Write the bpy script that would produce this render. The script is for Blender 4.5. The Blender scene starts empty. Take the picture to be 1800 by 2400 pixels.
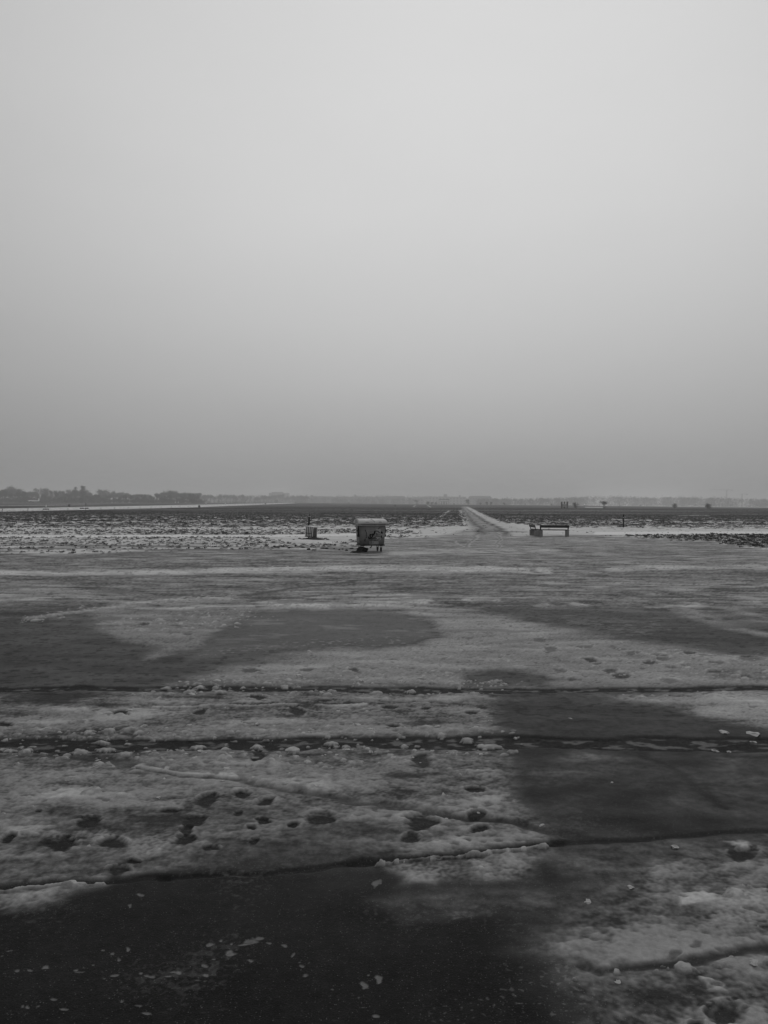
import bpy, bmesh, math, random
import numpy as np
from mathutils import Vector, Matrix, noise as mnoise

R = math.radians
scene = bpy.context.scene
COL = scene.collection
rng = np.random.default_rng(7)
random.seed(7)

# ------------------------------------------------------------------ camera
F = 1803.0            # focal length in photo pixels (photo 1800 x 2400)
H = 2.0               # camera height
VH = 1182.9           # horizon row at the photo's centre column
ROLL = 0.005
cam_d = bpy.data.cameras.new('camera')
cam = bpy.data.objects.new('camera', cam_d)
COL.objects.link(cam)
cam_d.sensor_fit = 'VERTICAL'
cam_d.sensor_height = 24.0
cam_d.lens = 24.0 * F / 2400.0
cam_d.shift_y = -(1200.0 - VH) / 2400.0
cam_d.clip_start = 0.05
cam_d.clip_end = 20000
cam.location = (0, 0, H)
cr, sr = math.cos(ROLL), math.sin(ROLL)
m = Matrix(((cr, -sr, 0, 0), (0, 0, -1, 0), (sr, cr, 0, H), (0, 0, 0, 1)))
cam.matrix_world = m
scene.camera = cam

# ------------------------------------------------------------------ sky
world = bpy.data.worlds.new('World')
scene.world = world
world.use_nodes = True
nt = world.node_tree
nt.nodes.clear()
N = nt.nodes.new
L = nt.links.new
SUN_EL, SUN_AZ = R(48), R(8)
out = N('ShaderNodeOutputWorld')
bg = N('ShaderNodeBackground')
tc = N('ShaderNodeTexCoord')
sep = N('ShaderNodeSeparateXYZ')
ramp = N('ShaderNodeValToRGB')
L(tc.outputs['Generated'], sep.inputs[0])
L(sep.outputs['Z'], ramp.inputs[0])
cr_ = ramp.color_ramp
cr_.interpolation = 'EASE' if False else 'LINEAR'
stops = [(0.0, .25), (.05, .335), (.10, .412), (.155, .485), (.228, .555), (.30, .605), (.354, .633), (.45, .655), (.545, .662), (1.0, .68)]
while len(cr_.elements) < len(stops):
    cr_.elements.new(0.5)
for e, (p, v) in zip(cr_.elements, stops):
    e.position = p
    e.color = (v, v, v, 1)
# the sun hides behind the overcast ahead: a very broad brighter lobe that also imitates lens vignetting
vm = N('ShaderNodeVectorMath'); vm.operation = 'DOT_PRODUCT'
gx, gy, gz = math.sin(R(7)) * math.cos(R(25)), math.cos(R(7)) * math.cos(R(25)), math.sin(R(25))
vm.inputs[1].default_value = (gx, gy, gz)
L(tc.outputs['Generated'], vm.inputs[0])
mr = N('ShaderNodeMapRange')
mr.inputs['From Min'].default_value = 0.70
mr.inputs['From Max'].default_value = 1.0
mr.inputs['To Min'].default_value = 0.56
mr.inputs['To Max'].default_value = 1.02
L(vm.outputs['Value'], mr.inputs['Value'])
mul = N('ShaderNodeMath'); mul.operation = 'MULTIPLY'
L(ramp.outputs['Color'], mul.inputs[0])
L(mr.outputs['Result'], mul.inputs[1])
sky = N('ShaderNodeTexSky')
sky.sky_type = 'NISHITA'
sky.sun_disc = False
sky.sun_elevation = SUN_EL
sky.sun_rotation = SUN_AZ
cl = N('ShaderNodeTexNoise'); cl.inputs['Scale'].default_value = 3.2; cl.inputs['Detail'].default_value = 5
cmap = N('ShaderNodeMapping'); cmap.inputs['Scale'].default_value = (1, 1, 2.6); L(tc.outputs['Generated'], cmap.inputs[0]); L(cmap.outputs[0], cl.inputs['Vector'])
cmr = N('ShaderNodeMapRange'); cmr.inputs['To Min'].default_value = .965; cmr.inputs['To Max'].default_value = 1.035; L(cl.outputs['Fac'], cmr.inputs[0])
cm = N('ShaderNodeMath'); cm.operation = 'MULTIPLY'; L(mul.outputs[0], cm.inputs[0]); L(cmr.outputs[0], cm.inputs[1])
bw = N('ShaderNodeRGBToBW')
L(sky.outputs[0], bw.inputs[0])
sc = N('ShaderNodeMath'); sc.operation = 'MULTIPLY'; sc.inputs[1].default_value = 0.004
L(bw.outputs[0], sc.inputs[0])
add = N('ShaderNodeMath'); add.operation = 'ADD'
L(cm.outputs[0], add.inputs[0]); L(sc.outputs[0], add.inputs[1])
L(add.outputs[0], bg.inputs['Color'])
bg.inputs['Strength'].default_value = 1.0
L(bg.outputs[0], out.inputs['Surface'])

sun_d = bpy.data.lights.new('sun', 'SUN')
sun_d.energy = 0.5
sun_d.angle = R(50)
sun = bpy.data.objects.new('sun', sun_d)
COL.objects.link(sun)
sun.rotation_euler = (-(math.pi / 2 - SUN_EL), 0, -SUN_AZ)
sun.location = (0, 0, 30)

scene.view_settings.view_transform = 'Standard'
scene.view_settings.look = 'None'
scene.view_settings.exposure = 0.0
scene.view_settings.gamma = 1.0
scene.cycles.max_bounces = 5
scene.cycles.volume_bounces = 1
scene.cycles.use_denoising = True

# ------------------------------------------------------------------ pixel <-> world
def dirof(u, v):
    a = (u - 900) / F
    b = (VH - v) / F
    return a * cr - b * sr, a * sr + b * cr      # x/y and z/y of the ray

def UW(u, v):
    x, z = dirof(u, v)
    return 900 + F * x, -F * z

def rise(U, d):
    """far ground climbs gently, most at the left"""
    A = np.interp(U, [-600, 0, 650, 900, 1800, 2600], [2.2, 2.6, 4.0, 3.0, 1.5, 1.3])
    t = np.clip((np.asarray(d) - 250) / 850, 0, 1.0)
    return A * t ** 1.2

def gpt(u, v):
    """ground point seen at a photo pixel"""
    x, z = dirof(u, v)
    dd = np.geomspace(1.5, 1000, 4000)
    under = np.nonzero(H + z * dd <= rise(900 + F * x, dd))[0]
    d = float(dd[under[0]]) if len(under) else 950.0
    return x * d, d, float(rise(900 + F * x, d))

def at(u, d, dz=0.0):
    """ground point in the direction of column u, d metres ahead"""
    x = dirof(u, VH)[0]
    return Vector((x * d, d, float(rise(900 + F * x, d)) + dz))

def zat(u, v, d):
    return H + dirof(u, v)[1] * d

# ------------------------------------------------------------------ object helpers
def tag(o, label=None, cat=None, group=None, kind=None):
    if label: o['label'] = label
    if cat: o['category'] = cat
    if group: o['group'] = group
    if kind: o['kind'] = kind
    return o

def thing(name, label, cat, loc, rz=0.0, group=None):
    o = bpy.data.objects.new(name, None)
    COL.objects.link(o)
    o.location = loc
    o.rotation_euler = (0, 0, rz)
    o.empty_display_size = 0.2
    return tag(o, label, cat, group)

def obj(name, bm, mat, parent=None, smooth=False):
    me = bpy.data.meshes.new(name)
    bm.to_mesh(me); bm.free()
    if smooth:
        me.polygons.foreach_set('use_smooth', [True] * len(me.polygons))
    me.materials.append(mat)
    o = bpy.data.objects.new(name, me)
    COL.objects.link(o)
    if parent: o.parent = parent
    return o

def npmesh(name, verts, faces, mat, parent=None, smooth=False):
    """verts (n,3), faces (m,k) arrays"""
    me = bpy.data.meshes.new(name)
    verts = np.asarray(verts, dtype=np.float32); faces = np.asarray(faces, dtype=np.int32)
    k = faces.shape[1]
    me.vertices.add(len(verts)); me.vertices.foreach_set('co', verts.ravel())
    me.loops.add(faces.size); me.loops.foreach_set('vertex_index', faces.ravel())
    me.polygons.add(len(faces))
    me.polygons.foreach_set('loop_start', np.arange(0, faces.size, k, dtype=np.int32))
    me.polygons.foreach_set('loop_total', np.full(len(faces), k, dtype=np.int32))
    if smooth:
        me.polygons.foreach_set('use_smooth', np.ones(len(faces), dtype=bool))
    me.materials.append(mat)
    me.update(calc_edges=True)
    o = bpy.data.objects.new(name, me)
    COL.objects.link(o)
    if parent: o.parent = parent
    return o

def copy_tree(o, parent=None):
    c = o.copy(); COL.objects.link(c); c.parent = parent
    for ch in list(o.children): copy_tree(ch, c)
    return c

def box(bm, c, s, rot=None, bev=0.0):
    r = bmesh.ops.create_cube(bm, size=1.0)
    vs = r['verts']
    M = Matrix.Translation(c) @ (rot.to_4x4() if rot else Matrix.Identity(4)) @ Matrix.Diagonal((s[0], s[1], s[2], 1))
    bmesh.ops.transform(bm, matrix=M, verts=vs)
    if bev > 0:
        es = list({e for v in vs for e in v.link_edges})
        bmesh.ops.bevel(bm, geom=es, offset=bev, segments=2, affect='EDGES', clamp_overlap=True)

def prism8(bm, bot, top):
    """frustum from 4 bottom and 4 top points"""
    vs = [bm.verts.new(p) for p in bot + top]
    for f in ((3, 2, 1, 0), (4, 5, 6, 7), (0, 1, 5, 4), (1, 2, 6, 5), (2, 3, 7, 6), (3, 0, 4, 7)):
        bm.faces.new([vs[i] for i in f])

def tube(bm, pts, rad, seg=8):
    pts = [Vector(p) for p in pts]
    rad = rad if hasattr(rad, '__len__') else [rad] * len(pts)
    rings = []
    for i, p in enumerate(pts):
        t = (pts[min(i + 1, len(pts) - 1)] - pts[max(i - 1, 0)]).normalized()
        a = t.orthogonal().normalized() if i == 0 else (a - t * a.dot(t)).normalized()
        b = t.cross(a)
        rings.append([bm.verts.new(p + (a * math.cos(k * 2 * math.pi / seg) + b * math.sin(k * 2 * math.pi / seg)) * rad[i]) for k in range(seg)])
    for r0, r1 in zip(rings, rings[1:]):
        for k in range(seg):
            bm.faces.new((r0[k], r0[(k + 1) % seg], r1[(k + 1) % seg], r1[k]))
    bm.faces.new(rings[0][::-1]); bm.faces.new(rings[-1])

def cyl(bm, c, r, h, axis='Z', seg=20, r2=None):
    rot = {'Z': Matrix.Identity(4), 'X': Matrix.Rotation(math.pi / 2, 4, 'Y'), 'Y': Matrix.Rotation(math.pi / 2, 4, 'X')}[axis]
    bmesh.ops.create_cone(bm, cap_ends=True, segments=seg, radius1=r, radius2=r if r2 is None else r2, depth=h,
                          matrix=Matrix.Translation(c) @ rot)

def blob(bm, c, s, seed, sub=3, amp=0.35, fr=1.6):
    r = bmesh.ops.create_icosphere(bm, subdivisions=sub, radius=1.0)
    for v in r['verts']:
        p = v.co.copy()
        n = mnoise.noise(p * fr + Vector((seed * 7.1, seed * 3.3, 1.7))) + .5 * mnoise.noise(p * fr * 2.6 + Vector((seed, 9, seed * 2)))
        p = p * (1 + amp * n)
        v.co = Vector(c) + Vector((p.x * s[0], p.y * s[1], p.z * s[2]))

# ------------------------------------------------------------------ materials
def mat(name, base, rough=0.7, var=0.25, scale=6.0, bump=0.0, bscale=40.0, spec=0.3, metal=0.0, coords='Object', streak=None):
    """grey procedural material: base colour varied by two noises, optional bump"""
    mt = bpy.data.materials.new(name)
    mt.use_nodes = True
    t = mt.node_tree; t.nodes.clear()
    n = t.nodes.new; l = t.links.new
    o = n('ShaderNodeOutputMaterial'); p = n('ShaderNodeBsdfPrincipled')
    l(p.outputs[0], o.inputs[0])
    tc = n('ShaderNodeTexCoord'); mp = n('ShaderNodeMapping')
    l(tc.outputs[coords], mp.inputs[0])
    if streak: mp.inputs['Scale'].default_value = streak
    n1 = n('ShaderNodeTexNoise'); n1.inputs['Scale'].default_value = scale; n1.inputs['Detail'].default_value = 6
    n1.inputs['Roughness'].default_value = 0.65
    l(mp.outputs[0], n1.inputs['Vector'])
    rp = n('ShaderNodeMapRange')
    rp.inputs['From Min'].default_value = .3; rp.inputs['From Max'].default_value = .7
    rp.inputs['To Min'].default_value = base * (1 - var); rp.inputs['To Max'].default_value = base * (1 + var)
    l(n1.outputs['Fac'], rp.inputs['Value'])
    l(rp.outputs[0], p.inputs['Base Color'])
    p.inputs['Roughness'].default_value = rough
    p.inputs['Specular IOR Level'].default_value = spec
    p.inputs['Metallic'].default_value = metal
    if bump > 0:
        n2 = n('ShaderNodeTexNoise'); n2.inputs['Scale'].default_value = bscale; n2.inputs['Detail'].default_value = 5
        l(mp.outputs[0], n2.inputs['Vector'])
        b = n('ShaderNodeBump'); b.inputs['Strength'].default_value = bump; b.inputs['Distance'].default_value = 0.02
        l(n2.outputs['Fac'], b.inputs['Height']); l(b.outputs[0], p.inputs['Normal'])
    return mt

M = {}
M['bin_grey'] = mat('weathered_bin_metal', .18, .5, .22, 5, .15, 30, .3, streak=(1, 1, .5))
M['bin_lid'] = mat('pale_bin_lid', .50, .55, .18, 5, .15, 25, .3)
M['bin_rim'] = mat('bin_rim_metal', .26, .5, .25, 8, .1, 40, .3)
M['black'] = mat('black_steel', .012, .6, .4, 12, .2, 40, .25)
M['rubber'] = mat('black_rubber', .014, .75, .3, 12)
M['paint_black'] = mat('black_spray_paint', .006, .8, .3, 15, spec=.08)
M['sticker_dim'] = mat('faded_sticker', .26, .6, .15, 14)
M['sticker'] = mat('pale_sticker', .34, .6, .15, 14)
M['dark_wood'] = mat('dark_shaded_wood', .022, .6, .4, 6, .3, 30, .25, streak=(1, 8, 8))  # dark tone carries the shade on the bench side facing the camera
M['concrete'] = mat('cast_concrete', .22, .85, .2, 5, .3, 40, .2)
M['concrete_dark'] = mat('wet_concrete', .035, .8, .3, 5, .3, 40, .2)
M['white_slat'] = mat('weathered_white_slat', .58, .6, .2, 9, .2, 40)
M['dark_slat'] = mat('dark_slat', .03, .7, .3, 9, .2, 40)
M['rusty'] = mat('dark_worn_panel', .085, .7, .5, 7, .2, 30)
M['snow_cap'] = mat('snow_cap', .62, .7, .1, 10, .3, 30)
M['earth'] = mat('wet_black_earth', .016, .85, .5, 9, .6, 25, .2)
M['ice'] = mat('grey_ice', .39, .4, .18, 20, .4, 60, .4, coords='Generated')
M['bark'] = mat('bark', .03, .9, .3, 3)
M['twig'] = mat('winter_twigs', .034, .9, .35, .6)
M['ever'] = mat('evergreen', .03, .9, .4, .7)
M['far_twig'] = mat('far_wood_twigs', .045, .9, .3, .05)
M['wall_pale'] = mat('pale_render_wall', .30, .9, .12, .2)
M['wall_mid'] = mat('grey_render_wall', .16, .9, .15, .2)
M['roof'] = mat('dark_roof', .06, .8, .2, .3)
M['glass'] = mat('dark_window_glass', .03, .2, .2, .5, spec=.5)
M['white_paint'] = mat('white_aircraft_paint', .8, .4, .1, .6, spec=.4)
M['steel_dark'] = mat('dark_structure_steel', .035, .6, .3, 2)
M['cloth'] = mat('dark_winter_clothes', .010, .9, .4, 4)
M['grass'] = mat('dead_grass', .05, .9, .55, 1.3, coords='Object')

def emit(name, s):
    mt = bpy.data.materials.new(name); mt.use_nodes = True
    t = mt.node_tree; t.nodes.clear()
    o = t.nodes.new('ShaderNodeOutputMaterial'); e = t.nodes.new('ShaderNodeEmission')
    e.inputs['Color'].default_value = (1, 1, 1, 1); e.inputs['Strength'].default_value = s
    t.links.new(e.outputs[0], o.inputs[0])
    return mt
M['lamp'] = emit('lit_lamp', 2.2)

# ------------------------------------------------------------------ numpy noise
_perm = rng.permutation(4096).astype(np.int64)
_ang = rng.random(4096) * 2 * np.pi
_gx, _gy = np.cos(_ang), np.sin(_ang)

def hsh(ix, iy, seed):
    return _perm[(_perm[(ix + seed * 131) & 4095] + iy) & 4095]

def pn(x, y, seed=0):
    ix = np.floor(x).astype(np.int64); iy = np.floor(y).astype(np.int64)
    fx = x - ix; fy = y - iy
    sx = fx * fx * fx * (fx * (fx * 6 - 15) + 10); sy = fy * fy * fy * (fy * (fy * 6 - 15) + 10)
    def g(dx, dy):
        h = hsh(ix + dx, iy + dy, seed)
        return _gx[h] * (fx - dx) + _gy[h] * (fy - dy)
    a = g(0, 0); b = g(1, 0); c = g(0, 1); d = g(1, 1)
    a = a + (b - a) * sx; c = c + (d - c) * sx
    return (a + (c - a) * sy) * 1.5

def ss(a, b, x):
    t = np.clip((x - a) / (b - a), 0, 1)
    return t * t * (3 - 2 * t)

# ------------------------------------------------------------------ ground sheet
rowsW = np.concatenate([np.arange(3000, 1400, -25.), np.arange(1400, 130, -1.5), np.arange(130, 14, -.5)])
rowsD = np.concatenate([F * H / rowsW, np.geomspace(F * H / 13.7, 3600, 190)])
colsU = np.arange(-520, 2330, 2.7)
ND, NU = len(rowsD), len(colsU)
D = rowsD[:, None] * np.ones((1, NU))
U = np.ones((ND, 1)) * colsU[None, :]
X = (U - 900) / F * D
Y = D
Z0 = rise(U, D)
W = F * (H - Z0) / D                       # rows below the horizon, as in the photo

def octv(lam, seed, ax=1.0, ay=1.0):
    """one noise octave of wavelength lam metres (times ax, ay), only where the sheet resolves it"""
    r = np.zeros((ND, NU))
    k = int(np.searchsorted(rowsD, lam * max(ax, .5) * 900))
    if k > 0:
        r[:k] = pn(X[:k] / (lam * ax), Y[:k] / (lam * ay), seed)
        fade = ss(lam * max(ax, .5) * 900, lam * max(ax, .5) * 450, rowsD[:k])
        r[:k] *= fade[:, None]
    return r

wx = np.zeros((ND, NU)); wy = np.zeros((ND, NU))
for i, lam in enumerate([3.0, 1.2, .5, .2, .08, .035]):
    w = np.minimum(1, D * .05 / lam) * lam * .20
    wx += w * octv(lam, 10 + i, 1.5, 1); wy += w * octv(lam, 20 + i, 1.5, 1)
Uw = U + F * wx / D
Ww = W * (1 - np.clip(wy / D, -.3, .3))
KW = 2.4

def region(pts, margin):
    us = [p[0] for p in pts]; ws = [p[1] for p in pts]
    c0 = max(0, int(np.searchsorted(colsU, min(us) - margin - 60)) - 1); c1 = min(NU, int(np.searchsorted(colsU, max(us) + margin + 60)) + 1)
    hi, lo = max(ws) + margin / KW + 30, min(ws) - margin / KW - 30
    wr = W[:, NU // 2]
    r = np.nonzero((wr < hi * 1.05 + 4) & (wr > lo * .93 - 4))[0]
    if len(r) == 0 or c1 <= c0: return None
    return slice(r[0], r[-1] + 1), slice(c0, c1)

def segdist(pu, pw, a, b, kw=KW):
    ax, ay = a[0], a[1] * kw; bx, by = b[0], b[1] * kw
    px = pu; py = pw * kw
    dx, dy = bx - ax, by - ay
    t = np.clip(((px - ax) * dx + (py - ay) * dy) / (dx * dx + dy * dy + 1e-9), 0, 1)
    return np.hypot(px - ax - t * dx, py - ay - t * dy)

def polymask(pts, soft, px=True, unwarped=False):
    P = [UW(*p) for p in pts] if px else pts
    rg = region(P, soft * 2)
    if rg is None: return None, None
    pu, pw = (U[rg], W[rg]) if unwarped else (Uw[rg], Ww[rg])
    dist = np.full(pu.shape, 1e9); ins = np.zeros(pu.shape, bool)
    for a, b in zip(P, P[1:] + P[:1]):
        dist = np.minimum(dist, segdist(pu, pw, a, b))
        if a[1] != b[1]:
            cond = ((a[1] > pw) != (b[1] > pw)) & (pu < (b[0] - a[0]) * (pw - a[1]) / (b[1] - a[1]) + a[0])
            ins ^= cond
    sd = np.where(ins, dist, -dist)
    return rg, ss(-soft, soft, sd)

def linemask(pts, half, soft, kw=KW, unwarped=False, warp=1.0):
    P = [UW(*p) for p in pts]
    rg = region(P, (half + soft) * 2.5)
    if rg is None: return None, None
    pu, pw = U[rg], W[rg]
    if not unwarped:
        pu = pu + warp * (Uw[rg] - pu); pw = pw + warp * (Ww[rg] - pw)
    dist = np.full(pu.shape, 1e9)
    for a, b in zip(P, P[1:]):
        dist = np.minimum(dist, segdist(pu, pw, a, b, kw))
    return rg, 1 - ss(half - soft, half + soft, dist)

# surface fields: T slush cover, V vegetation/dark soil, B snow brightness, WET smooth water film, HT height
T = np.interp(W, [60, 115, 150, 200, 240, 300, 420, 700, 1400], [.50, .44, .36, .36, .27, .17, .12, .03, .005])  # level rises with distance, painting grazing sky reflection and haze into the ice film
T = T * np.ones_like(U)
V = np.zeros_like(T); B = np.ones_like(T); WET = np.zeros_like(T); HT = np.zeros_like(T); LUMP = np.zeros_like(T)

def over(pts, level, soft):
    rg, s = polymask(pts, soft * (1.7 if soft > 9 else 1.2))
    if rg: T[rg] += (level - T[rg]) * s
    return rg, s

def line(pts, half, soft, level, depth=0.0, kw=KW, warp=1.0, amt=1.0):
    rg, s = linemask(pts, half, soft, kw, warp=warp)
    if rg:
        T[rg] += (level - T[rg]) * s * amt
        HT[rg] -= depth * s
    return rg, s

def lumps(pts, half, amount, kw=KW):
    rg, s = linemask(pts, half, half * .8, kw)
    if rg: LUMP[rg] = np.maximum(LUMP[rg], s * amount)

# broad streaky variation of the thin ice film on the far apron
lo1 = octv(1.7, 34, 2, 1); lo2 = octv(.55, 35, 2, 1); lo3 = octv(.2, 36, 1.8, 1)
T += ss(380, 480, W) * np.clip(.065 + .12 * lo1 + .11 * lo2 + .07 * lo3, 0, .24) * ss(980, 640, W)
st1 = octv(2.6, 31, 3.0, 1); st2 = octv(.9, 32, 3.5, 1); st3 = octv(.35, 33, 3, 1)
T += np.where(W < 480, 1, .25) * (.10 * st1 + .12 * st2 + .08 * st3) * np.clip(T * 3.0, .25, 1)

# --- far strips and patches
line([(-520, 1347), (0, 1343), (300, 1342), (500, 1338), (700, 1335), (900, 1332), (1000, 1334), (1150, 1335), (1300, 1338)], 14, 10, .92)
line([(1440, 1334), (1560, 1331), (1800, 1328), (2300, 1322)], 12, 10, .8)
line([(900, 1300), (1000, 1294), (1150, 1291), (1300, 1290)], 12, 10, .66)
over([(-500, 1385), (0, 1379), (157, 1376), (282, 1388), (304, 1397), (217, 1405), (0, 1414), (-500, 1420)], .54, 14)
over([(233, 1432), (304, 1407), (423, 1400), (586, 1394), (608, 1407), (575, 1426), (586, 1443), (521, 1481), (488, 1508), (423, 1527), (342, 1546), (336, 1535), (369, 1519), (271, 1502), (266, 1486), (179, 1475), (228, 1459), (206, 1443)], .45, 16)
over([(608, 1419), (640, 1408), (700, 1397), (900, 1393), (1010, 1398), (1020, 1412), (900, 1426), (700, 1430), (620, 1426)], .62, 10)
line([(40, 1452), (90, 1446), (200, 1434), (304, 1418), (390, 1406), (560, 1396)], 7, 7, .58, -.008)
line([(315, 1428), (445, 1428), (500, 1424), (590, 1422)], 5, 5, .82, -.012)
line([(640, 1421), (800, 1420), (900, 1417), (1000, 1415)], 6, 5, .88, -.015)
line([(430, 1403), (600, 1392), (800, 1366), (900, 1352)], 5, 4, .16)
line([(600, 1408), (820, 1393), (930, 1370), (1100, 1352)], 4, 3, .2)
line([(1105, 1405), (1145, 1402), (1178, 1405)], 10, 8, .75)
over([(1245, 1420), (1290, 1413), (1310, 1425), (1270, 1427)], .85, 6)
over([(1330, 1412), (1360, 1413), (1378, 1422), (1345, 1425)], .9, 6)
line([(1500, 1423), (1580, 1422), (1655, 1420)], 5, 4, .82)
line([(1560, 1375), (1680, 1371), (1800, 1370)], 12, 10, .55)
line([(1580, 1430), (1650, 1450), (1720, 1470), (1820, 1490), (2200, 1540)], 12, 12, .45)
line([(1660, 1436), (1800, 1458), (2100, 1490)], 8, 8, .36)
line([(1690, 1409), (1790, 1411)], 5, 4, .62)
# crossing wheel tracks right of centre, from the path towards the right foreground
for a, o_ in ((0, .0), (42, .0), (95, 0)):
    line([(1130 + a, 1290), (1210 + a, 1320), (1330 + a * 1.4, 1360), (1500 + a * 2, 1405), (1700 + a * 3, 1450)], 7, 6, .46)
# dark bare asphalt right of centre and left
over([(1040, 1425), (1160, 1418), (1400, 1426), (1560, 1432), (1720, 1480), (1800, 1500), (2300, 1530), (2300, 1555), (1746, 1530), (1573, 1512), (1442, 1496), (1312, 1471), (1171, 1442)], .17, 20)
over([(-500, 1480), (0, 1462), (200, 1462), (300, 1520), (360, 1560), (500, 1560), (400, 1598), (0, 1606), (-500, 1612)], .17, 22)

# --- the big pale ice area right of centre
P5 = [(401, 1602), (515, 1569), (678, 1533), (808, 1520), (900, 1521), (985, 1512), (1035, 1488), (1025, 1462), (960, 1436), (905, 1424), (930, 1412), (1035, 1420), (1090, 1426), (1171, 1448), (1225, 1464), (1312, 1475), (1377, 1489), (1442, 1500), (1573, 1516), (1681, 1530), (1746, 1535), (1800, 1533), (2300, 1560), (2300, 1613), (1800, 1610), (1500, 1610), (1330, 1610), (1100, 1610), (900, 1607), (600, 1603)]
over(P5, .51, 22)
over([(930, 1422), (1040, 1426), (1180, 1455), (1320, 1482), (1240, 1500), (1120, 1520), (960, 1545), (800, 1560), (640, 1580), (760, 1540), (900, 1526), (1000, 1512), (1045, 1488), (1035, 1462), (970, 1438)], .60, 16)
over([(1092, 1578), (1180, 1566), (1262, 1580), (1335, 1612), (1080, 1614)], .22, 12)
over([(1380, 1590), (1470, 1560), (1560, 1570), (1500, 1604)], .55, 10)
# dark mirror-like puddle within it
rg, s = polymask([(480, 1500), (520, 1470), (590, 1440), (700, 1428), (860, 1430), (960, 1444), (1008, 1470), (1010, 1492), (950, 1512), (820, 1517), (680, 1520), (520, 1535), (430, 1552)], 16)
T[rg] += (.115 - T[rg]) * s
WET[rg] = np.maximum(WET[rg], s * .25)

# --- strip between the two wheel ruts
over([(-500, 1690), (0, 1672), (108, 1663), (217, 1641), (315, 1628), (600, 1624), (900, 1622), (1150, 1625), (1178, 1645), (1188, 1712), (1090, 1726), (900, 1727), (488, 1729), (260, 1731), (0, 1731), (-500, 1735)], .43, 18)
over([(1442, 1638), (1605, 1628), (1800, 1624), (2300, 1618), (2300, 1730), (1800, 1706), (1687, 1687), (1605, 1663), (1497, 1647)], .60, 16)
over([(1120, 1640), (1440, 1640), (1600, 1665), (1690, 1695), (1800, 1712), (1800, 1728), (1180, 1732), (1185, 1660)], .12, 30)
# --- the large slushy area at the lower left
P8 = [(-520, 1748), (0, 1752), (100, 1748), (140, 1755), (260, 1753), (340, 1757), (420, 1765), (500, 1751), (900, 1752), (1080, 1753), (1182, 1759), (1193, 1820), (1204, 1875), (1247, 1918), (1280, 1950), (1262, 1984), (1090, 1996), (900, 2008), (780, 1985), (640, 1985), (520, 2000), (440, 2022), (330, 2040), (240, 2062), (0, 2066), (-520, 2090)]
over(P8, .375, 30)
over([(-520, 1900), (0, 1880), (300, 1900), (560, 1880), (760, 1895), (1000, 1925), (1180, 1950), (1100, 1990), (900, 2005), (600, 1985), (440, 2015), (200, 2060), (-520, 2090)], .26, 40)
for q in ([(0, 1800), (200, 1792), (330, 1800), (200, 1822), (0, 1826)], [(40, 1850), (190, 1845), (200, 1865), (60, 1875)], [(190, 1955), (260, 1948), (330, 1975), (240, 1990)], [(300, 1965), (400, 1955), (430, 1985), (330, 2002)], [(0, 1945), (110, 1935), (130, 1955), (20, 1965)], [(680, 1838), (760, 1835), (770, 1848), (690, 1852)], [(1100, 1808), (1150, 1806), (1190, 1826), (1130, 1828)], [(1090, 1765), (1125, 1764), (1130, 1780), (1100, 1782)], [(1105, 1868), (1180, 1865), (1185, 1882), (1110, 1886)], [(900, 1780), (960, 1775), (965, 1792), (905, 1795)], [(920, 1985), (1010, 1975), (1050, 1990), (960, 2000)], [(1030, 1965), (1075, 1960), (1080, 1982), (1040, 1985)], [(520, 1935), (700, 1915), (860, 1922), (700, 1932)], [(230, 1880), (420, 1878), (430, 1890), (240, 1893)], [(-300, 1860), (-100, 1850), (-80, 1880), (-280, 1890)], [(-200, 1930), (-60, 1925), (-50, 1950), (-190, 1960)]):
    over(q, .49, 10)
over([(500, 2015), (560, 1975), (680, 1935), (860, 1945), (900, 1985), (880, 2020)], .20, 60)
over([(860, 1905), (1010, 1925), (1170, 1946), (1230, 1965), (1000, 1945)], .34, 12)
# thin slush below the third rut
over([(-500, 2110), (0, 2084), (130, 2074), (240, 2070), (190, 2086), (100, 2120), (-200, 2190)], .40, 26)
over([(905, 2032), (1000, 2020), (1120, 2008), (1270, 1996), (1225, 2062), (1120, 2072), (1010, 2072), (940, 2076)], .34, 24)
over([(935, 2030), (1000, 2024), (1032, 2045), (1010, 2078), (950, 2070)], .58, 14)
over([(1080, 2018), (1115, 2020), (1140, 2060), (1120, 2070), (1100, 2055)], .58, 9)
over([(1135, 2016), (1200, 2010), (1225, 2040), (1170, 2062)], .50, 14)
over([(880, 2110), (1000, 2090), (1250, 2080), (1330, 2120), (1180, 2150), (960, 2160)], .17, 30)
over([(1062, 2145), (1105, 2140), (1112, 2152), (1070, 2158)], .46, 7)
# --- the large slush at the lower right
over([(1450, 2040), (1560, 2004), (1660, 1992), (1800, 1968), (2300, 1930), (2330, 2800), (1450, 2800), (1420, 2420), (1370, 2345), (1320, 2290), (1345, 2250), (1260, 2215), (1300, 2165), (1350, 2110), (1400, 2075)], .34, 95)
over([(1240, 2010), (1400, 1990), (1560, 1985), (1640, 1975), (1560, 2010), (1470, 2030), (1400, 2060), (1300, 2050)], .20, 30)
over([(1380, 2230), (1560, 2190), (1800, 2150), (2200, 2100), (2200, 2230), (1800, 2215), (1600, 2232), (1420, 2250)], .34, 80)
over([(1440, 2345), (1560, 2300), (1660, 2330), (1760, 2300), (1800, 2320), (2100, 2330), (2100, 2500), (1480, 2500)], .39, 60)
over([(1560, 2100), (1640, 2092), (1672, 2098), (1690, 2112), (1640, 2120), (1570, 2126)], .86, 7)
over([(1640, 2120), (1760, 2080), (1800, 2100), (1800, 2170), (1650, 2180)], .66, 26)
over([(1490, 2040), (1560, 2030), (1600, 2050), (1540, 2080), (1490, 2080)], .44, 22)
over([(1630, 2278), (1690, 2290), (1700, 2310), (1660, 2312)], .82, 6)
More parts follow.
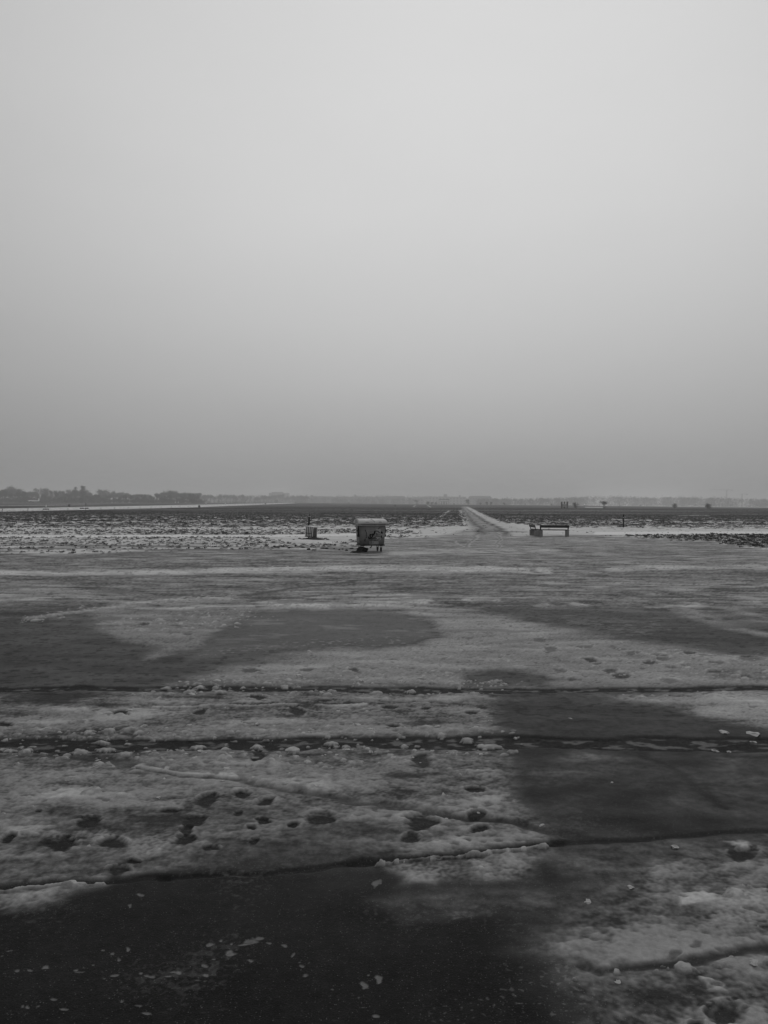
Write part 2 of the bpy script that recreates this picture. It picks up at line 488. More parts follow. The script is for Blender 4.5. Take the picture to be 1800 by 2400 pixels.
over([(1690, 1978), (1725, 1975), (1730, 1990), (1700, 1995)], .72, 8)
# wheel ruts
RUT1 = [(-520, 1624), (0, 1617), (150, 1615), (300, 1613), (600, 1614), (900, 1615), (1200, 1619), (1500, 1617), (1800, 1614), (2300, 1606)]
RUT2 = [(-520, 1752), (0, 1742), (60, 1741), (260, 1742), (600, 1743), (900, 1742), (1200, 1742), (1500, 1744), (1800, 1745), (2300, 1742)]
RUT3 = [(-520, 2104), (0, 2072), (130, 2066), (260, 2060), (480, 2052), (700, 2040), (900, 2017), (1090, 2001), (1253, 1987), (1340, 1979), (1605, 1962), (1800, 1945), (2300, 1905)]
edge = .5 * octv(.35, 51) + .5 * octv(.14, 52)
for pts, half, soft, dep in ((RUT1, 15, 3.2, .022), (RUT2, 36, 6, .026)):
    rg, s = linemask(pts, half, soft, KW, warp=.9)
    T[rg] *= 1 - s * .93
    HT[rg] -= dep * s * (T[rg] * 0 + 1) * .6
line([(-520, 2104), (0, 2073), (130, 2066), (260, 2060), (400, 2055)], 17, 12, .03, .012, warp=.6)
line([(400, 2055), (700, 2038), (880, 2019)], 12, 9, .03, .012)
line([(820, 2026), (900, 2016), (1090, 2000), (1253, 1986), (1300, 1982)], 15, 10, .02, .013, warp=.6)
line([(1290, 1983), (1450, 1974), (1605, 1962), (1800, 1945), (2300, 1905)], 12, 10, .04, .009, warp=.6)
line([(880, 2027), (980, 2019), (1090, 2010), (1253, 1996)], 5, 4, .62, -.012)
line([(-300, 2086), (0, 2082), (130, 2075), (250, 2069)], 4, 4, .52, -.008)
# furrow across the lower-left slush and the track on the right
line([(136, 1757), (228, 1770), (347, 1791), (434, 1810), (542, 1826), (678, 1854), (814, 1876), (900, 1890), (1010, 1911), (1171, 1936), (1280, 1957)], 15, 13, .14, .014, amt=.85)
line([(330, 1789), (434, 1806), (542, 1820)], 7, 6, .8, -.01, amt=.8)
line([(1442, 1739), (1524, 1782), (1578, 1820), (1632, 1858), (1687, 1896)], 12, 12, .05, .004)
line([(1480, 1790), (1540, 1815), (1590, 1850)], 30, 26, .13)
line([(1010, 1910), (1171, 1940), (1290, 1962), (1400, 1985)], 16, 14, .06, .006, amt=.7)
line([(1367, 2258), (1410, 2268), (1442, 2264), (1535, 2255), (1605, 2242), (1714, 2231), (1800, 2226), (2200, 2200)], 22, 18, .08, .008)
line([(1497, 2300), (1500, 2330), (1540, 2370), (1600, 2400)], 8, 8, .25)
line([(1510, 2292), (1560, 2310), (1605, 2345)], 7, 7, .2)
line([(430, 1655), (560, 1651), (700, 1647), (900, 1642), (1150, 1640)], 5, 4, .2, .008, amt=.7)
line([(360, 1660), (520, 1656), (700, 1652), (860, 1650)], 4, 3, .9, -.008, amt=.8)

# mottling of the slush: pale remnants and wet dark spots, drawn out along the direction of traffic
m1 = octv(1.0, 41, 1.8, 1); m2 = octv(.40, 42, 1.7, 1); m3 = octv(.16, 43, 1.5, 1); m4 = octv(.06, 44, 1.3, 1); m5 = octv(.025, 45)
s1 = octv(.8, 46, 3.2, 1); s2 = octv(.30, 47, 3.2, 1); s3 = octv(.12, 48, 2.6, 1)
mot = .22 * m1 + .50 * s1 + .62 * s2 + .30 * s3 + .20 * m2 + .13 * m4 + .10 * m3
calm = 1 - .55 * ss(225, 260, W) * ss(450, 425, W)
mot = mot * calm
gate = ss(.12, .45, T)
T *= 1 + gate * .52 * mot + .22 * m5 * gate
T += calm * gate * .15 * ss(.28, .5, s2 + .5 * m2 + .3 * m4)                # pale remnants
T -= calm * gate * .15 * ss(.34, .62, -s3 * .5 - s2 * .5 - m3 * .35 + .15 * m4)   # soaked spots
# partly covered edges break up
brk = .5 * s2 + .3 * s1 + .5 * m3 + .6 * m4 + .35 * m5
T += calm * np.clip(.30 * brk, -.22, .22) * np.exp(-((T - .32) / .16) ** 2)
T = np.clip(T, 0, 1.0)

# footprints: (u, v, width, height) in photo pixels
feet = [(483, 1875, 52, 20), (570, 1866, 34, 18), (632, 1880, 32, 14), (746, 1918, 72, 22), (214, 1932, 54, 22), (453, 1927, 46, 26), (444, 1966, 46, 20), (446, 1947, 30, 20),
        (149, 1975, 66, 22), (271, 1978, 62, 22), (616, 1924, 26, 12), (682, 1934, 24, 14), (586, 1940, 22, 12), (401, 1899, 38, 10), (602, 1771, 26, 24), (293, 2033, 46, 14), (507, 1987, 28, 12),
        (325, 2009, 20, 10), (586, 1968, 18, 12), (995, 1782, 42, 25), (1117, 1853, 34, 14), (973, 1929, 56, 30), (946, 1964, 34, 20), (1106, 1915, 36, 15), (1098, 1950, 34, 12),
        (1120, 1671, 36, 8), (922, 1655, 40, 8), (1011, 1660, 20, 7), (927, 1702, 26, 8), (586, 1572, 46, 7), (727, 1570, 34, 6), (841, 1573, 22, 9), (602, 1635, 46, 9), (293, 1674, 30, 8),
        (475, 1668, 32, 9), (705, 1663, 24, 14), (10, 1698, 40, 9), (1722, 2006, 64, 30), (1700, 2370, 70, 56), (1253, 1500, 26, 7), (1280, 1524, 30, 10), (1383, 1546, 34, 8), (1497, 1534, 34, 9), (1530, 1553, 36, 7),
        (1562, 1538, 30, 8), (1568, 1546, 26, 6), (1568, 1563, 26, 8), (1633, 1532, 34, 7), (1670, 1540, 30, 6), (1774, 1544, 52, 13), (1443, 1572, 26, 7), (1460, 1582, 34, 12), (1568, 1596, 40, 9), (1686, 1576, 36, 9), (1697, 1554, 26, 6),
        (1323, 1570, 26, 7), (1345, 1592, 24, 6), (1372, 1516, 22, 6), (1350, 1516, 18, 5), (1575, 1620, 10, 10), (330, 1462, 26, 5), (430, 1486, 22, 5), (420, 1464, 24, 5), (20, 1965, 30, 14), (90, 1900, 18, 8), (560, 1905, 20, 8),
        (1400, 1555, 22, 6), (1620, 1560, 26, 6), (1750, 1588, 30, 8), (1850, 1580, 40, 10), (-60, 1900, 50, 20), (-150, 1960, 60, 24), (1640, 2395, 40, 20), (1900, 2040, 60, 26), (1980, 2200, 70, 36)]
for (u, v, w, h) in feet:
    w *= 1.18; h *= 1.22
    u0, w0 = UW(u, v)
    rg = region([(u0 - w, w0 - h), (u0 + w, w0 + h)], 20)
    if rg is None: continue
    k = .9
    pu = U[rg] + k * (Uw[rg] - U[rg]) - u0; pw = W[rg] + k * (Ww[rg] - W[rg]) - w0
    r = np.hypot(pu / (w * .5), pw / (h * .5)) + .16 * m4[rg] + .12 * m5[rg] + .10 * m3[rg]
    s = (1 - ss(.62, 1.20, r)) * (.84 + .16 * ((u * 7 + v * 3) % 10) / 9)
    if v < 1620: s = s * (.45 + .3 * ((u * 5) % 7) / 6)
    far_rim = np.exp(-((r - 1.22) / .2) ** 2) * ss(.3, -.6, pw / (h * .5))
    T[rg] = T[rg] * (1 - np.clip(1.08 * s, 0, 1)) + .16 * far_rim * (T[rg] > .2)
    HT[rg] += -.011 * s + .004 * far_rim
    WET[rg] = np.maximum(WET[rg], .12 * s)

# small flat remnants of ice on the dark asphalt at the bottom
bits = [(885, 470, 40, 13), (935, 455, 17, 10), (985, 480, 14, 9), (1070, 474, 56, 22), (1040, 487, 40, 8), (1000, 510, 40, 17), (895, 541, 32, 11), (935, 527, 18, 7), (1115, 466, 32, 14), (1145, 485, 20, 10), (740, 580, 48, 14), (705, 601, 46, 13), (630, 607, 42, 14), (600, 598, 16, 14),
        (485, 607, 38, 11), (290, 585, 30, 12), (322, 598, 40, 6), (325, 578, 40, 8), (155, 571, 25, 11), (40, 592, 18, 9), (95, 590, 22, 6), (220, 703, 42, 9), (120, 741, 20, 12), (295, 748, 32, 13), (525, 722, 18, 14), (605, 745, 22, 10), (640, 765, 34, 14), (1310, 561, 24, 9), (1325, 602, 22, 14),
        (1570, 632, 26, 22), (1635, 615, 30, 22), (1640, 780, 26, 14), (1265, 520, 16, 10), (530, 505, 14, 14), (490, 538, 14, 9), (870, 575, 26, 12), (1085, 533, 18, 12), (165, 730, 12, 6), (95, 742, 14, 8), (1205, 498, 26, 6), (1310, 545, 20, 7), (1355, 549, 10, 6), (445, 622, 14, 6), (370, 552, 14, 7),
        (420, 500, 18, 7), (40, 495, 28, 7), (5, 520, 14, 10), (460, 515, 16, 8), (1595, 598, 14, 6), (1595, 733, 26, 6), (600, 268, 30, 14), (548, 313, 16, 14), (1590, 215, 40, 20), (860, 605, 16, 6), (833, 606, 18, 8), (1445, 650, 10, 6), (1550, 680, 10, 6)]
for (a, b_, w, h) in bits:
    u0, w0 = UW(a * .5425, 1960 + b_ * .5425)
    w *= .5425; h *= .5425
    rg = region([(u0 - w, w0 - h), (u0 + w, w0 + h)], 12)
    pu = Uw[rg] - u0; pw = Ww[rg] - w0
    r = np.hypot(pu / (w * .56), pw / (h * .56)) + .5 * m5[rg] + .3 * m4[rg]
    s = 1 - ss(.75, 1.15, r)
    T[rg] = np.maximum(T[rg], .30 * s); HT[rg] -= .004 * s
# fine icy crumbs frozen to the asphalt
cr1 = octv(.022, 61); cr2 = octv(.5, 62); cr3 = octv(.05, 63)
near = ss(500, 900, W)
T += near * .05 * ss(.62, .8, cr1 * .85 + .8 * cr2) * ss(.5, .1, T)
T += near * .06 * ss(.70, .85, cr3 * .8 + .8 * cr2) * ss(.5, .1, T)
crumb_rg, crumb = polymask([(1150, 2260), (1330, 2245), (1390, 2330), (1420, 2420), (1300, 2480), (1000, 2420), (1050, 2330)], 60)
T[crumb_rg] += crumb * .15 * ss(.45, .7, cr1[crumb_rg] + .4 * m3[crumb_rg]) * ss(.5, .1, T[crumb_rg])

# black wet blobs and melt holes
blk = octv(.12, 71, 2.2, 1) + .6 * octv(.05, 72, 1.6, 1)
BLK = np.zeros_like(T)
rg, s = linemask(RUT1, 12, 8); BLK[rg] = np.maximum(BLK[rg], s * ss(.18, .42, blk[rg]))
rg, s = linemask(RUT2, 26, 10); BLK[rg] = np.maximum(BLK[rg], s * ss(.12, .4, blk[rg]))
rg, s = polymask([(480, 1520), (700, 1500), (980, 1490), (1000, 1512), (680, 1524), (450, 1545)], 20); BLK[rg] = np.maximum(BLK[rg], s * ss(.34, .5, octv(.09, 73)[rg]))
rg, s = polymask([(1240, 1440), (1560, 1450), (1600, 1480), (1480, 1500), (1300, 1470)], 30); BLK[rg] = np.maximum(BLK[rg], s * .8 * ss(.2, .4, blk[rg]))
BLK = np.maximum(BLK, ss(400, 260, W) * ss(110, 180, W) * .7 * ss(.42, .6, octv(.5, 74, 2.6, 1) + .4 * octv(.18, 75, 2, 1)))
spk = octv(.10, 76, 1.8, 1) + .5 * octv(.045, 77, 1.5, 1)
T *= 1 - .55 * ss(.28, .5, spk) * ss(.30, .2, T) * ss(200, 240, W) * ss(560, 480, W)
T *= 1 + .35 * (st2 + .8 * st3) * ss(.30, .18, T) * ss(180, 240, W) * ss(620, 480, W)
T *= 1 - .85 * BLK

# chunky slush thrown up along the ruts
def shift(pts, dv): return [(u, v + dv) for u, v in pts]
lumps([(420, 1606), (600, 1602), (760, 1596), (900, 1596), (1060, 1602), (1200, 1606)], 22, .9)
lumps([(760, 1585), (900, 1575), (1050, 1590)], 30, .5)
lumps([(320, 1628), (600, 1625), (900, 1623), (1150, 1628)], 12, .7)
lumps([(0, 1724), (120, 1716), (400, 1722), (600, 1718), (900, 1720), (1080, 1722), (1180, 1722)], 30, .6)
lumps([(-300, 1757), (100, 1754), (340, 1760), (500, 1756), (700, 1757), (900, 1757), (1180, 1762)], 34, .45)
lumps([(300, 1790), (560, 1780), (800, 1790)], 40, .35)
lumps([(1500, 1528), (1700, 1548), (1850, 1560)], 30, .5)
lumps([(1330, 1560), (1550, 1560), (1800, 1580)], 50, .30)
lumps([(1440, 1640), (1700, 1632)], 14, .4)
lumps([(1370, 2275), (1600, 2260), (1800, 2245)], 26, .3)
lumps([(880, 2030), (1050, 2014), (1250, 1998)], 10, .7)
lumps([(40, 1452), (304, 1418), (560, 1396)], 14, .7)
lumps([(300, 1470), (600, 1440)], 40, .35)
lumps([(640, 1421), (1000, 1415)], 10, .8)
lumps([(300, 1342), (700, 1335), (1000, 1334), (1290, 1336)], 12, .7)
lumps([(1440, 1332), (1800, 1328)], 8, .6)
LUMP = np.maximum(LUMP, .10 * ss(.35, .6, T) * ss(270, 420, W))

lumpw = 1 + .42 * m5 + .38 * m4 + .2 * m3
def worley(cell, seed, rmin, rmax, ax=1.3):
    """round lumps, at most one per cell; returns height (m) and a 0..1 mask"""
    k = int(np.searchsorted(rowsD, cell * 260))
    hh = np.zeros((ND, NU)); mm = np.zeros((ND, NU))
    x = X[:k] / (cell * ax); y = Y[:k] / cell
    ix = np.floor(x).astype(np.int64); iy = np.floor(y).astype(np.int64)
    lm = LUMP[:k]
    for dx in (-1, 0, 1):
        for dy in (-1, 0, 1):
            h = hsh(ix + dx, iy + dy, seed)
            px = ix + dx + (h & 63) / 63.0; py = iy + dy + ((h >> 6) & 63) / 63.0
            h2 = hsh(iy + dy, ix + dx, seed + 5)
            pr = (h2 & 255) / 255.0; rr = rmin + (rmax - rmin) * ((h2 >> 8) & 15) / 15.0
            el = .75 + .5 * ((h >> 3) & 31) / 31.0
            dd = np.hypot((x - px) * cell * ax * el, (y - py) * cell / el) / rr
            dd = dd * lumpw[:k] * (.85 + .3 * ((h >> 5) & 15) / 15.0)
            a = np.where(pr < lm, np.sqrt(np.clip(1 - dd * dd, 0, 1)), 0)
            hh[:k] = np.maximum(hh[:k], a * rr * .38); mm[:k] = np.maximum(mm[:k], ss(0, .45, a))
    return hh, mm
h1, k1 = worley(.16, 3, .028, .060)
h2, k2 = worley(.075, 9, .007, .024)
h3, k3 = worley(.45, 14, .06, .13)
k3w = ss(430, 300, W); h3 *= k3w; k3 *= k3w
lumpn = 1 + .30 * m5 + .25 * m4
HT += np.maximum(np.maximum(h1, h2), h3 * .55) * lumpn
lm_ = np.maximum(np.maximum(k1, k2), k3)
pit = octv(.055, 55, 1.5, 1) + .6 * octv(.14, 56, 1.6, 1)
T *= 1 - .45 * ss(.50, .75, pit) * ss(.25, .4, T)
HT -= .004 * ss(.45, .75, pit) * ss(.25, .4, T) * (W > 300)
T += (np.clip(.66 + .4 * m4, .4, .9) - T) * lm_ * .85 * (W > 90)
rgh = ss(.2, .75, T)
HT += rgh * (.009 + .003 * m2 + .0015 * m3 + .0007 * m4 + .0004 * m5)
HT += .003 * m1

# --- the meadow beyond the apron
EU = [(-520, 1308), (0, 1300), (300, 1297), (600, 1291), (830, 1285), (880, 1270), (930, 1262), (1000, 1257), (1240, 1255), (1360, 1254), (1500, 1262), (1650, 1272), (1800, 1285), (2330, 1340)]
EU = [UW(*p) for p in EU]
We = np.interp(Uw, [p[0] for p in EU], [p[1] for p in EU])
e1 = octv(2.5, 81, 2, 1); e2 = octv(.8, 82, 2, 1)
FIELD = ss(2.5, -2.5, Ww - We + 5 * e1 + 3 * e2)
g1 = octv(.55, 83, 1.4, 1); g2 = octv(1.6, 84, 1.5, 1); g3 = octv(6.0, 85, 2.5, 1); g4 = octv(22., 86, 3, 1); g5 = octv(.22, 87, 1.3, 1)
g6 = octv(60., 88, 3, 1); g7 = octv(150., 89, 3, 1)
# share of dark growth by distance
dens = np.interp(W, [0, 6, 12, 20, 30, 40, 47, 54, 60, 68, 80, 100, 120], [1.12, 1.10, 1.06, .91, .73, .56, .50, .45, .39, .33, .30, .26, .14])
dens = dens + .16 * g3 + .10 * g4 + .08 * g2
def fieldmask(pts, soft, level, b=None):
    rg, s = polymask(pts, soft)
    if rg:
        dens[rg] += (level - dens[rg]) * s
        if b: B[rg] += (b - B[rg]) * s
SNOWB = .95
B[:] = np.where(FIELD > .5, .88, .80)
# snowy strips along the edge of the meadow
rg, s = linemask([(-520, 1265), (0, 1259), (300, 1258), (640, 1258), (750, 1256), (850, 1254), (1000, 1256)], 4.5, 3, unwarped=True); dens[rg] += (-.25 - dens[rg]) * s
rg, s = linemask([(-520, 1246), (0, 1241), (300, 1240), (640, 1240), (800, 1240), (950, 1241)], 5, 4); dens[rg] += (.05 - dens[rg]) * s * .8
rg, s = polymask([(640, 1264), (750, 1256), (850, 1254), (870, 1262), (800, 1272), (700, 1276)], 8); dens[rg] += (-.1 - dens[rg]) * s
rg, s = polymask([(950, 1243), (1050, 1236), (1190, 1228), (1330, 1238), (1500, 1240), (1800, 1242), (2300, 1248), (2300, 1256), (1800, 1253), (1500, 1254), (1350, 1256), (1000, 1258)], 6); dens[rg] += (-.1 - dens[rg]) * s
rg, s = linemask([(1400, 1251), (1500, 1250), (1650, 1249.5), (1800, 1249.5), (2300, 1252)], 9, 4, unwarped=True); dens[rg] += (-.4 - dens[rg]) * s
# rough dark clods right of the benches
rg, s = polymask([(1440, 1257), (1560, 1254), (1800, 1253.5), (2330, 1256), (2330, 1345), (1800, 1287), (1650, 1274), (1500, 1264)], 6); CL = np.zeros_like(T); CL[rg] = s
dens = dens + (.50 + .30 * g2 - dens) * CL
# pale stripes far out
for pts, hf, lv in (([(-520, 1211), (0, 1196), (450, 1187), (690, 1179.6)], 0, 0),):
    rg, s = polymask([(-520, 1206), (0, 1192), (450, 1183.2), (690, 1178.4), (694, 1179.6), (450, 1189.5), (0, 1200), (-520, 1219)], 1.5, unwarped=True)
    dens[rg] += (.12 + .2 * g4[rg] - dens[rg]) * s; B[rg] += (1.0 - B[rg]) * s; TAXI = np.zeros_like(T); TAXI[rg] = s
rg, s = polymask([(-520, 1190), (0, 1184.6), (150, 1183), (260, 1182), (150, 1184.2), (0, 1186)], 1.2, unwarped=True); dens[rg] += (.35 - dens[rg]) * s
rg, s = linemask([(1350, 1184.4), (1418, 1185), (1600, 1187), (1800, 1189.2), (2300, 1194)], 1.3, .9, unwarped=True); dens[rg] += (0 - dens[rg]) * s
rg, s = linemask([(1372, 1189), (1415, 1189.6)], 2.0, 1.4, unwarped=True); dens[rg] += (0 - dens[rg]) * s
rg, s = linemask([(1440, 1219.5), (1500, 1220), (1530, 1221)], 1.8, 1.5); dens[rg] += (.1 - dens[rg]) * s
rg, s = linemask([(1600, 1226), (1700, 1225), (1820, 1226)], 1.8, 1.5); dens[rg] += (.2 - dens[rg]) * s
rg, s = linemask([(1590, 1209), (1660, 1208.5)], 2.2, 2); dens[rg] += (.3 - dens[rg]) * s
rg, s = linemask([(1053, 1197.5), (1045, 1202), (1032, 1212)], 2.0, 1.5); dens[rg] += (.1 - dens[rg]) * s
rg, s = linemask([(1079.5, 1196), (1080, 1204), (1083, 1214), (1084, 1230)], 2.2, 1.5); dens[rg] += (.1 - dens[rg]) * s
rg, s = linemask([(970, 1188), (973, 1184.5)], 1.3, 1); dens[rg] += (.1 - dens[rg]) * s
rg, s = linemask([(1003, 1184.5), (1009, 1189)], 1.3, 1); dens[rg] += (.1 - dens[rg]) * s
# the path: straight, with snowy verges and two dark wheel tracks
cx = np.interp(Y, [40, 48, 64, 100, 250, 600], [6.0, 6.9, 8.75, 12.2, 27.2, 62.0])
PX = X - cx - (.25 * g2 + .35 * g3) * (Y > 45)
onpath = ss(44, 50, Y) * ss(640, 460, Y)
vergeR = np.interp(Y, [45, 55, 64, 100, 160, 300], [4.0, 3.4, 2.6, 2.3, 2.5, 3.2]); vergeL = np.interp(Y, [45, 55, 64, 100, 300], [4.0, 2.7, 1.75, 1.3, 1.25])
PATH = onpath * ss(.5, -.3, PX - vergeR) * ss(-.5, .3, PX + vergeL)
bed = onpath * ss(.35, -.1, np.abs(PX) - 1.15)
dens = dens + (-.15 - dens) * PATH
track = np.maximum(np.exp(-((PX - .80) / .21) ** 2), np.exp(-((PX + .80) / .21) ** 2)) * onpath
# vegetation threshold
g8 = octv(.19, 90); nearf = ss(75, 55, Y)
vn = .5 + (.55 - .30 * nearf) * g1 + (.35 - .22 * nearf) * g2 + .30 * g5 * (Y < 120) + .55 * nearf * g8
resolved = ss(170, 90, Y)
V = np.where(FIELD > 0, resolved * ss(-.13, .13, dens - vn) + (1 - resolved) * np.clip(np.minimum(dens, .98) - .10 * np.abs(g4) * ss(.0, .4, g6) - .16 * ss(.1, .6, g6 + .5 * g4), 0, 1), 0) * FIELD
V = np.clip(V, 0, 1)
fieldT = np.clip(.92 + .12 * g2 + .10 * g1, 0, 1)
fieldT = fieldT * (1 - (.12 + .22 * (PX < 0)) * PATH * (1 + .8 * g2))
fieldT = fieldT + (.45 + .22 * g1 + .2 * g2 - fieldT) * bed
fieldT = fieldT * (1 - .68 * np.clip(track * (1 + .9 * g1 + .8 * g2), 0, 1) * ss(45, 55, Y) * ss(520, 300, Y))
fieldT = np.where(W > 75, fieldT * (1 - .32 * ss(70, 112, W) * (U < 1000) * ss(-.2, .3, e1 + .6 * e2)), fieldT)
e3 = octv(1.4, 91, 4, 1)
fieldT = fieldT * (1 - .58 * ss(94, 104, W) * (U < 1000) * ss(-.25, .2, e3 + .4 * e1))
rg, s = linemask([(-520, 1265), (0, 1258.6), (300, 1257.6), (640, 1257.4), (760, 1255.5), (850, 1253.5)], 4.2, 2, unwarped=True); fieldT[rg] += (1.15 - fieldT[rg]) * s; B[rg] += (1.08 - B[rg]) * s
rg, s = linemask([(1400, 1251), (1500, 1250), (1650, 1249.5), (1800, 1249.5), (2300, 1252)], 7, 4, unwarped=True); fieldT[rg] += (1.12 - fieldT[rg]) * s; B[rg] += (1.06 - B[rg]) * s
T = T + (fieldT - T) * FIELD
T = np.clip(T, 0, 1.15)
# tyre tracks curving off the path on to the apron (pale lines pressed in the grey ice)
for pts in ([(1120, 1250), (1116, 1256), (1106, 1264), (1088, 1281), (1060, 1290), (1010, 1299)], [(1126, 1252), (1120, 1259), (1110, 1267), (1094, 1283)],
            [(1164, 1248), (1165, 1258), (1166, 1270), (1167, 1284)], [(1169, 1248), (1171, 1258), (1172, 1270), (1173, 1284)], [(1066, 1268), (1074, 1276), (1088, 1283)]):
    rg, s = linemask(pts, 2.8, 1.6, warp=.4); T[rg] += (.80 - T[rg]) * s * .55
for pts in ([(1116, 1240), (1119, 1252), (1104, 1268), (1085, 1284)], [(1158, 1240), (1166, 1252), (1169.5, 1270), (1170, 1284)], [(1090, 1246.5), (1150, 1245), (1230, 1247)]):
    rg, s = linemask(pts, 2.6, 2, warp=.4); T[rg] *= 1 - .42 * s
# dark mud under the bin and the slatted box is real earth: see the earth objects
HTf = .03 * g2 + .02 * g1 * (Y < 150) + .06 * V * resolved
HT = HT * (1 - FIELD) + FIELD * (HTf + .03) - FIELD * PATH * .02
HT *= ss(1500, 500, Y)
Z = Z0 + HT
WET = WET + .5 * BLK
WET = np.clip(WET, 0, 1) * (1 - FIELD)

# ground material
def ground_mat():
    mt = bpy.data.materials.new('wintry_ground'); mt.use_nodes = True
    t = mt.node_tree; t.nodes.clear(); n = t.nodes.new; l = t.links.new
    o = n('ShaderNodeOutputMaterial'); p = n('ShaderNodeBsdfPrincipled'); l(p.outputs[0], o.inputs[0])
    a = n('ShaderNodeAttribute'); a.attribute_name = 'surf'
    s = n('ShaderNodeSeparateColor'); l(a.outputs['Color'], s.inputs[0])
    g = n('ShaderNodeNewGeometry')
    def math_(op, x, y=None, clamp=False):
        q = n('ShaderNodeMath'); q.operation = op; q.use_clamp = clamp
        for i, k in enumerate((x, y)):
            if k is None: continue
            if isinstance(k, (int, float)): q.inputs[i].default_value = k
            else: l(k, q.inputs[i])
        return q.outputs[0]
    def nz(scale, detail=4, rough=.6):
        q = n('ShaderNodeTexNoise'); q.inputs['Scale'].default_value = scale; q.inputs['Detail'].default_value = detail; q.inputs['Roughness'].default_value = rough
        l(g.outputs['Position'], q.inputs['Vector']); return q.outputs['Fac']
    def mr_(v, a0, a1, b0, b1):
        q = n('ShaderNodeMapRange'); l(v, q.inputs[0])
        for i, k in enumerate((a0, a1, b0, b1)): q.inputs[i + 1].default_value = k
        return q.outputs[0]
    Tt, Vv, Bb, Ww_ = s.outputs[0], s.outputs[1], s.outputs[2], a.outputs['Alpha']
    n_f, n_m, n_c = nz(140, 3), nz(28, 4), nz(1.1, 4)
    # asphalt: dark binder with pale grit
    asp = mr_(n_c, .3, .7, .0065, .0135)
    vor = n('ShaderNodeTexVoronoi'); vor.inputs['Scale'].default_value = 150; l(g.outputs['Position'], vor.inputs['Vector'])
    vs = n('ShaderNodeSeparateColor'); l(vor.outputs['Color'], vs.inputs[0])
    grit = mr_(vs.outputs[0], .90, 1.0, 0, .09)
    grit = math_('MULTIPLY', grit, mr_(vor.outputs['Distance'], .25, .5, 1, 0))
    asp = math_('ADD', asp, grit)
    asp = math_('MULTIPLY', asp, mr_(n_f, .35, .65, .5, 1.5))
    asp = math_('MULTIPLY', asp, mr_(nz(9, 5, .7), .3, .7, .65, 1.35))
    # slush / snow
    slu = math_('MULTIPLY', Bb, mr_(n_m, .3, .7, .60, .74))
    slu = math_('MULTIPLY', slu, mr_(n_f, .3, .7, .90, 1.08))
    def mix(x, y, f):
        q = n('ShaderNodeMix'); q.data_type = 'FLOAT'; l(f, q.inputs[0]); l(x, q.inputs[2]); l(y, q.inputs[3]); return q.outputs[0]
    tb = math_('ADD', Tt, math_('MULTIPLY', math_('MULTIPLY', mr_(n_m, .3, .7, -.10, .10), Tt), math_('SUBTRACT', 1.0, Tt)), True)
    tb = math_('POWER', tb, 1.2)
    c = mix(asp, slu, tb)
    gra = mr_(nz(3.0, 5), .3, .7, .028, .062)
    c = mix(c, gra, Vv)
    l(c, p.inputs['Base Color'])
    rough = mix(mr_(n_m, .3, .7, .50, .70), mr_(n_m, .3, .7, .16, .26), Ww_)
    l(rough, p.inputs['Roughness'])
    dry = math_('SUBTRACT', 1.0, Vv)
    l(math_('MULTIPLY', dry, mr_(Ww_, 0, 1, .035, .28)), p.inputs['Specular IOR Level'])
    b = n('ShaderNodeBump'); b.inputs['Distance'].default_value = .006
    l(math_('MULTIPLY', mr_(Ww_, 0, 1, .55, .06), mr_(Tt, .1, .6, 1, .5)), b.inputs['Strength'])
    hh = math_('ADD', math_('MULTIPLY', n_f, .6), math_('ADD', n_m, math_('MULTIPLY', vor.outputs['Distance'], .35)))
    l(hh, b.inputs['Height']); l(b.outputs[0], p.inputs['Normal'])
    return mt
M['ground'] = ground_mat()

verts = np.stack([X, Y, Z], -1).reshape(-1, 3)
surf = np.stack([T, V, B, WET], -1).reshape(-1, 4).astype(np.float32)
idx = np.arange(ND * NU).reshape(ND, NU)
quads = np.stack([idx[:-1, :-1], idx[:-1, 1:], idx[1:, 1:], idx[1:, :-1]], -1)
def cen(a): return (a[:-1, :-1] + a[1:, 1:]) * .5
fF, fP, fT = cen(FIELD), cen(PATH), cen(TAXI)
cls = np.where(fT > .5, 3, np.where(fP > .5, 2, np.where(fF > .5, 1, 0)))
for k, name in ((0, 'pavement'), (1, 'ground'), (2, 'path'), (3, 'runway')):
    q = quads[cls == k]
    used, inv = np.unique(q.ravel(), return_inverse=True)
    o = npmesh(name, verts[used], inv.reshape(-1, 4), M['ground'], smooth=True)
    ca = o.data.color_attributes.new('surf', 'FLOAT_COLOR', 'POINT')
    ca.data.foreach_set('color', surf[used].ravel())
    tag(o, kind='structure')
def field_at(arr, x, y):
    """sample a sheet array at world x, y"""
    r = np.clip(np.interp(y, rowsD, np.arange(ND)), 0, ND - 1.001); c = np.clip(((x / y * F + 900) - colsU[0]) / 2.7, 0, NU - 1.001)
    return arr[r.astype(int), c.astype(int)]
def gz(x, y): return float(field_at(Z, np.array(x), np.array(y)))

# wide land under and around the sheet
bm = bmesh.new()
bmesh.ops.create_grid(bm, x_segments=60, y_segments=60, size=3700)
for v in bm.verts:
    v.co.z = -.35
o = obj('terrain', bm, mat('distant_meadow', .10, .9, .4, .05), smooth=True); tag(o, kind='structure')

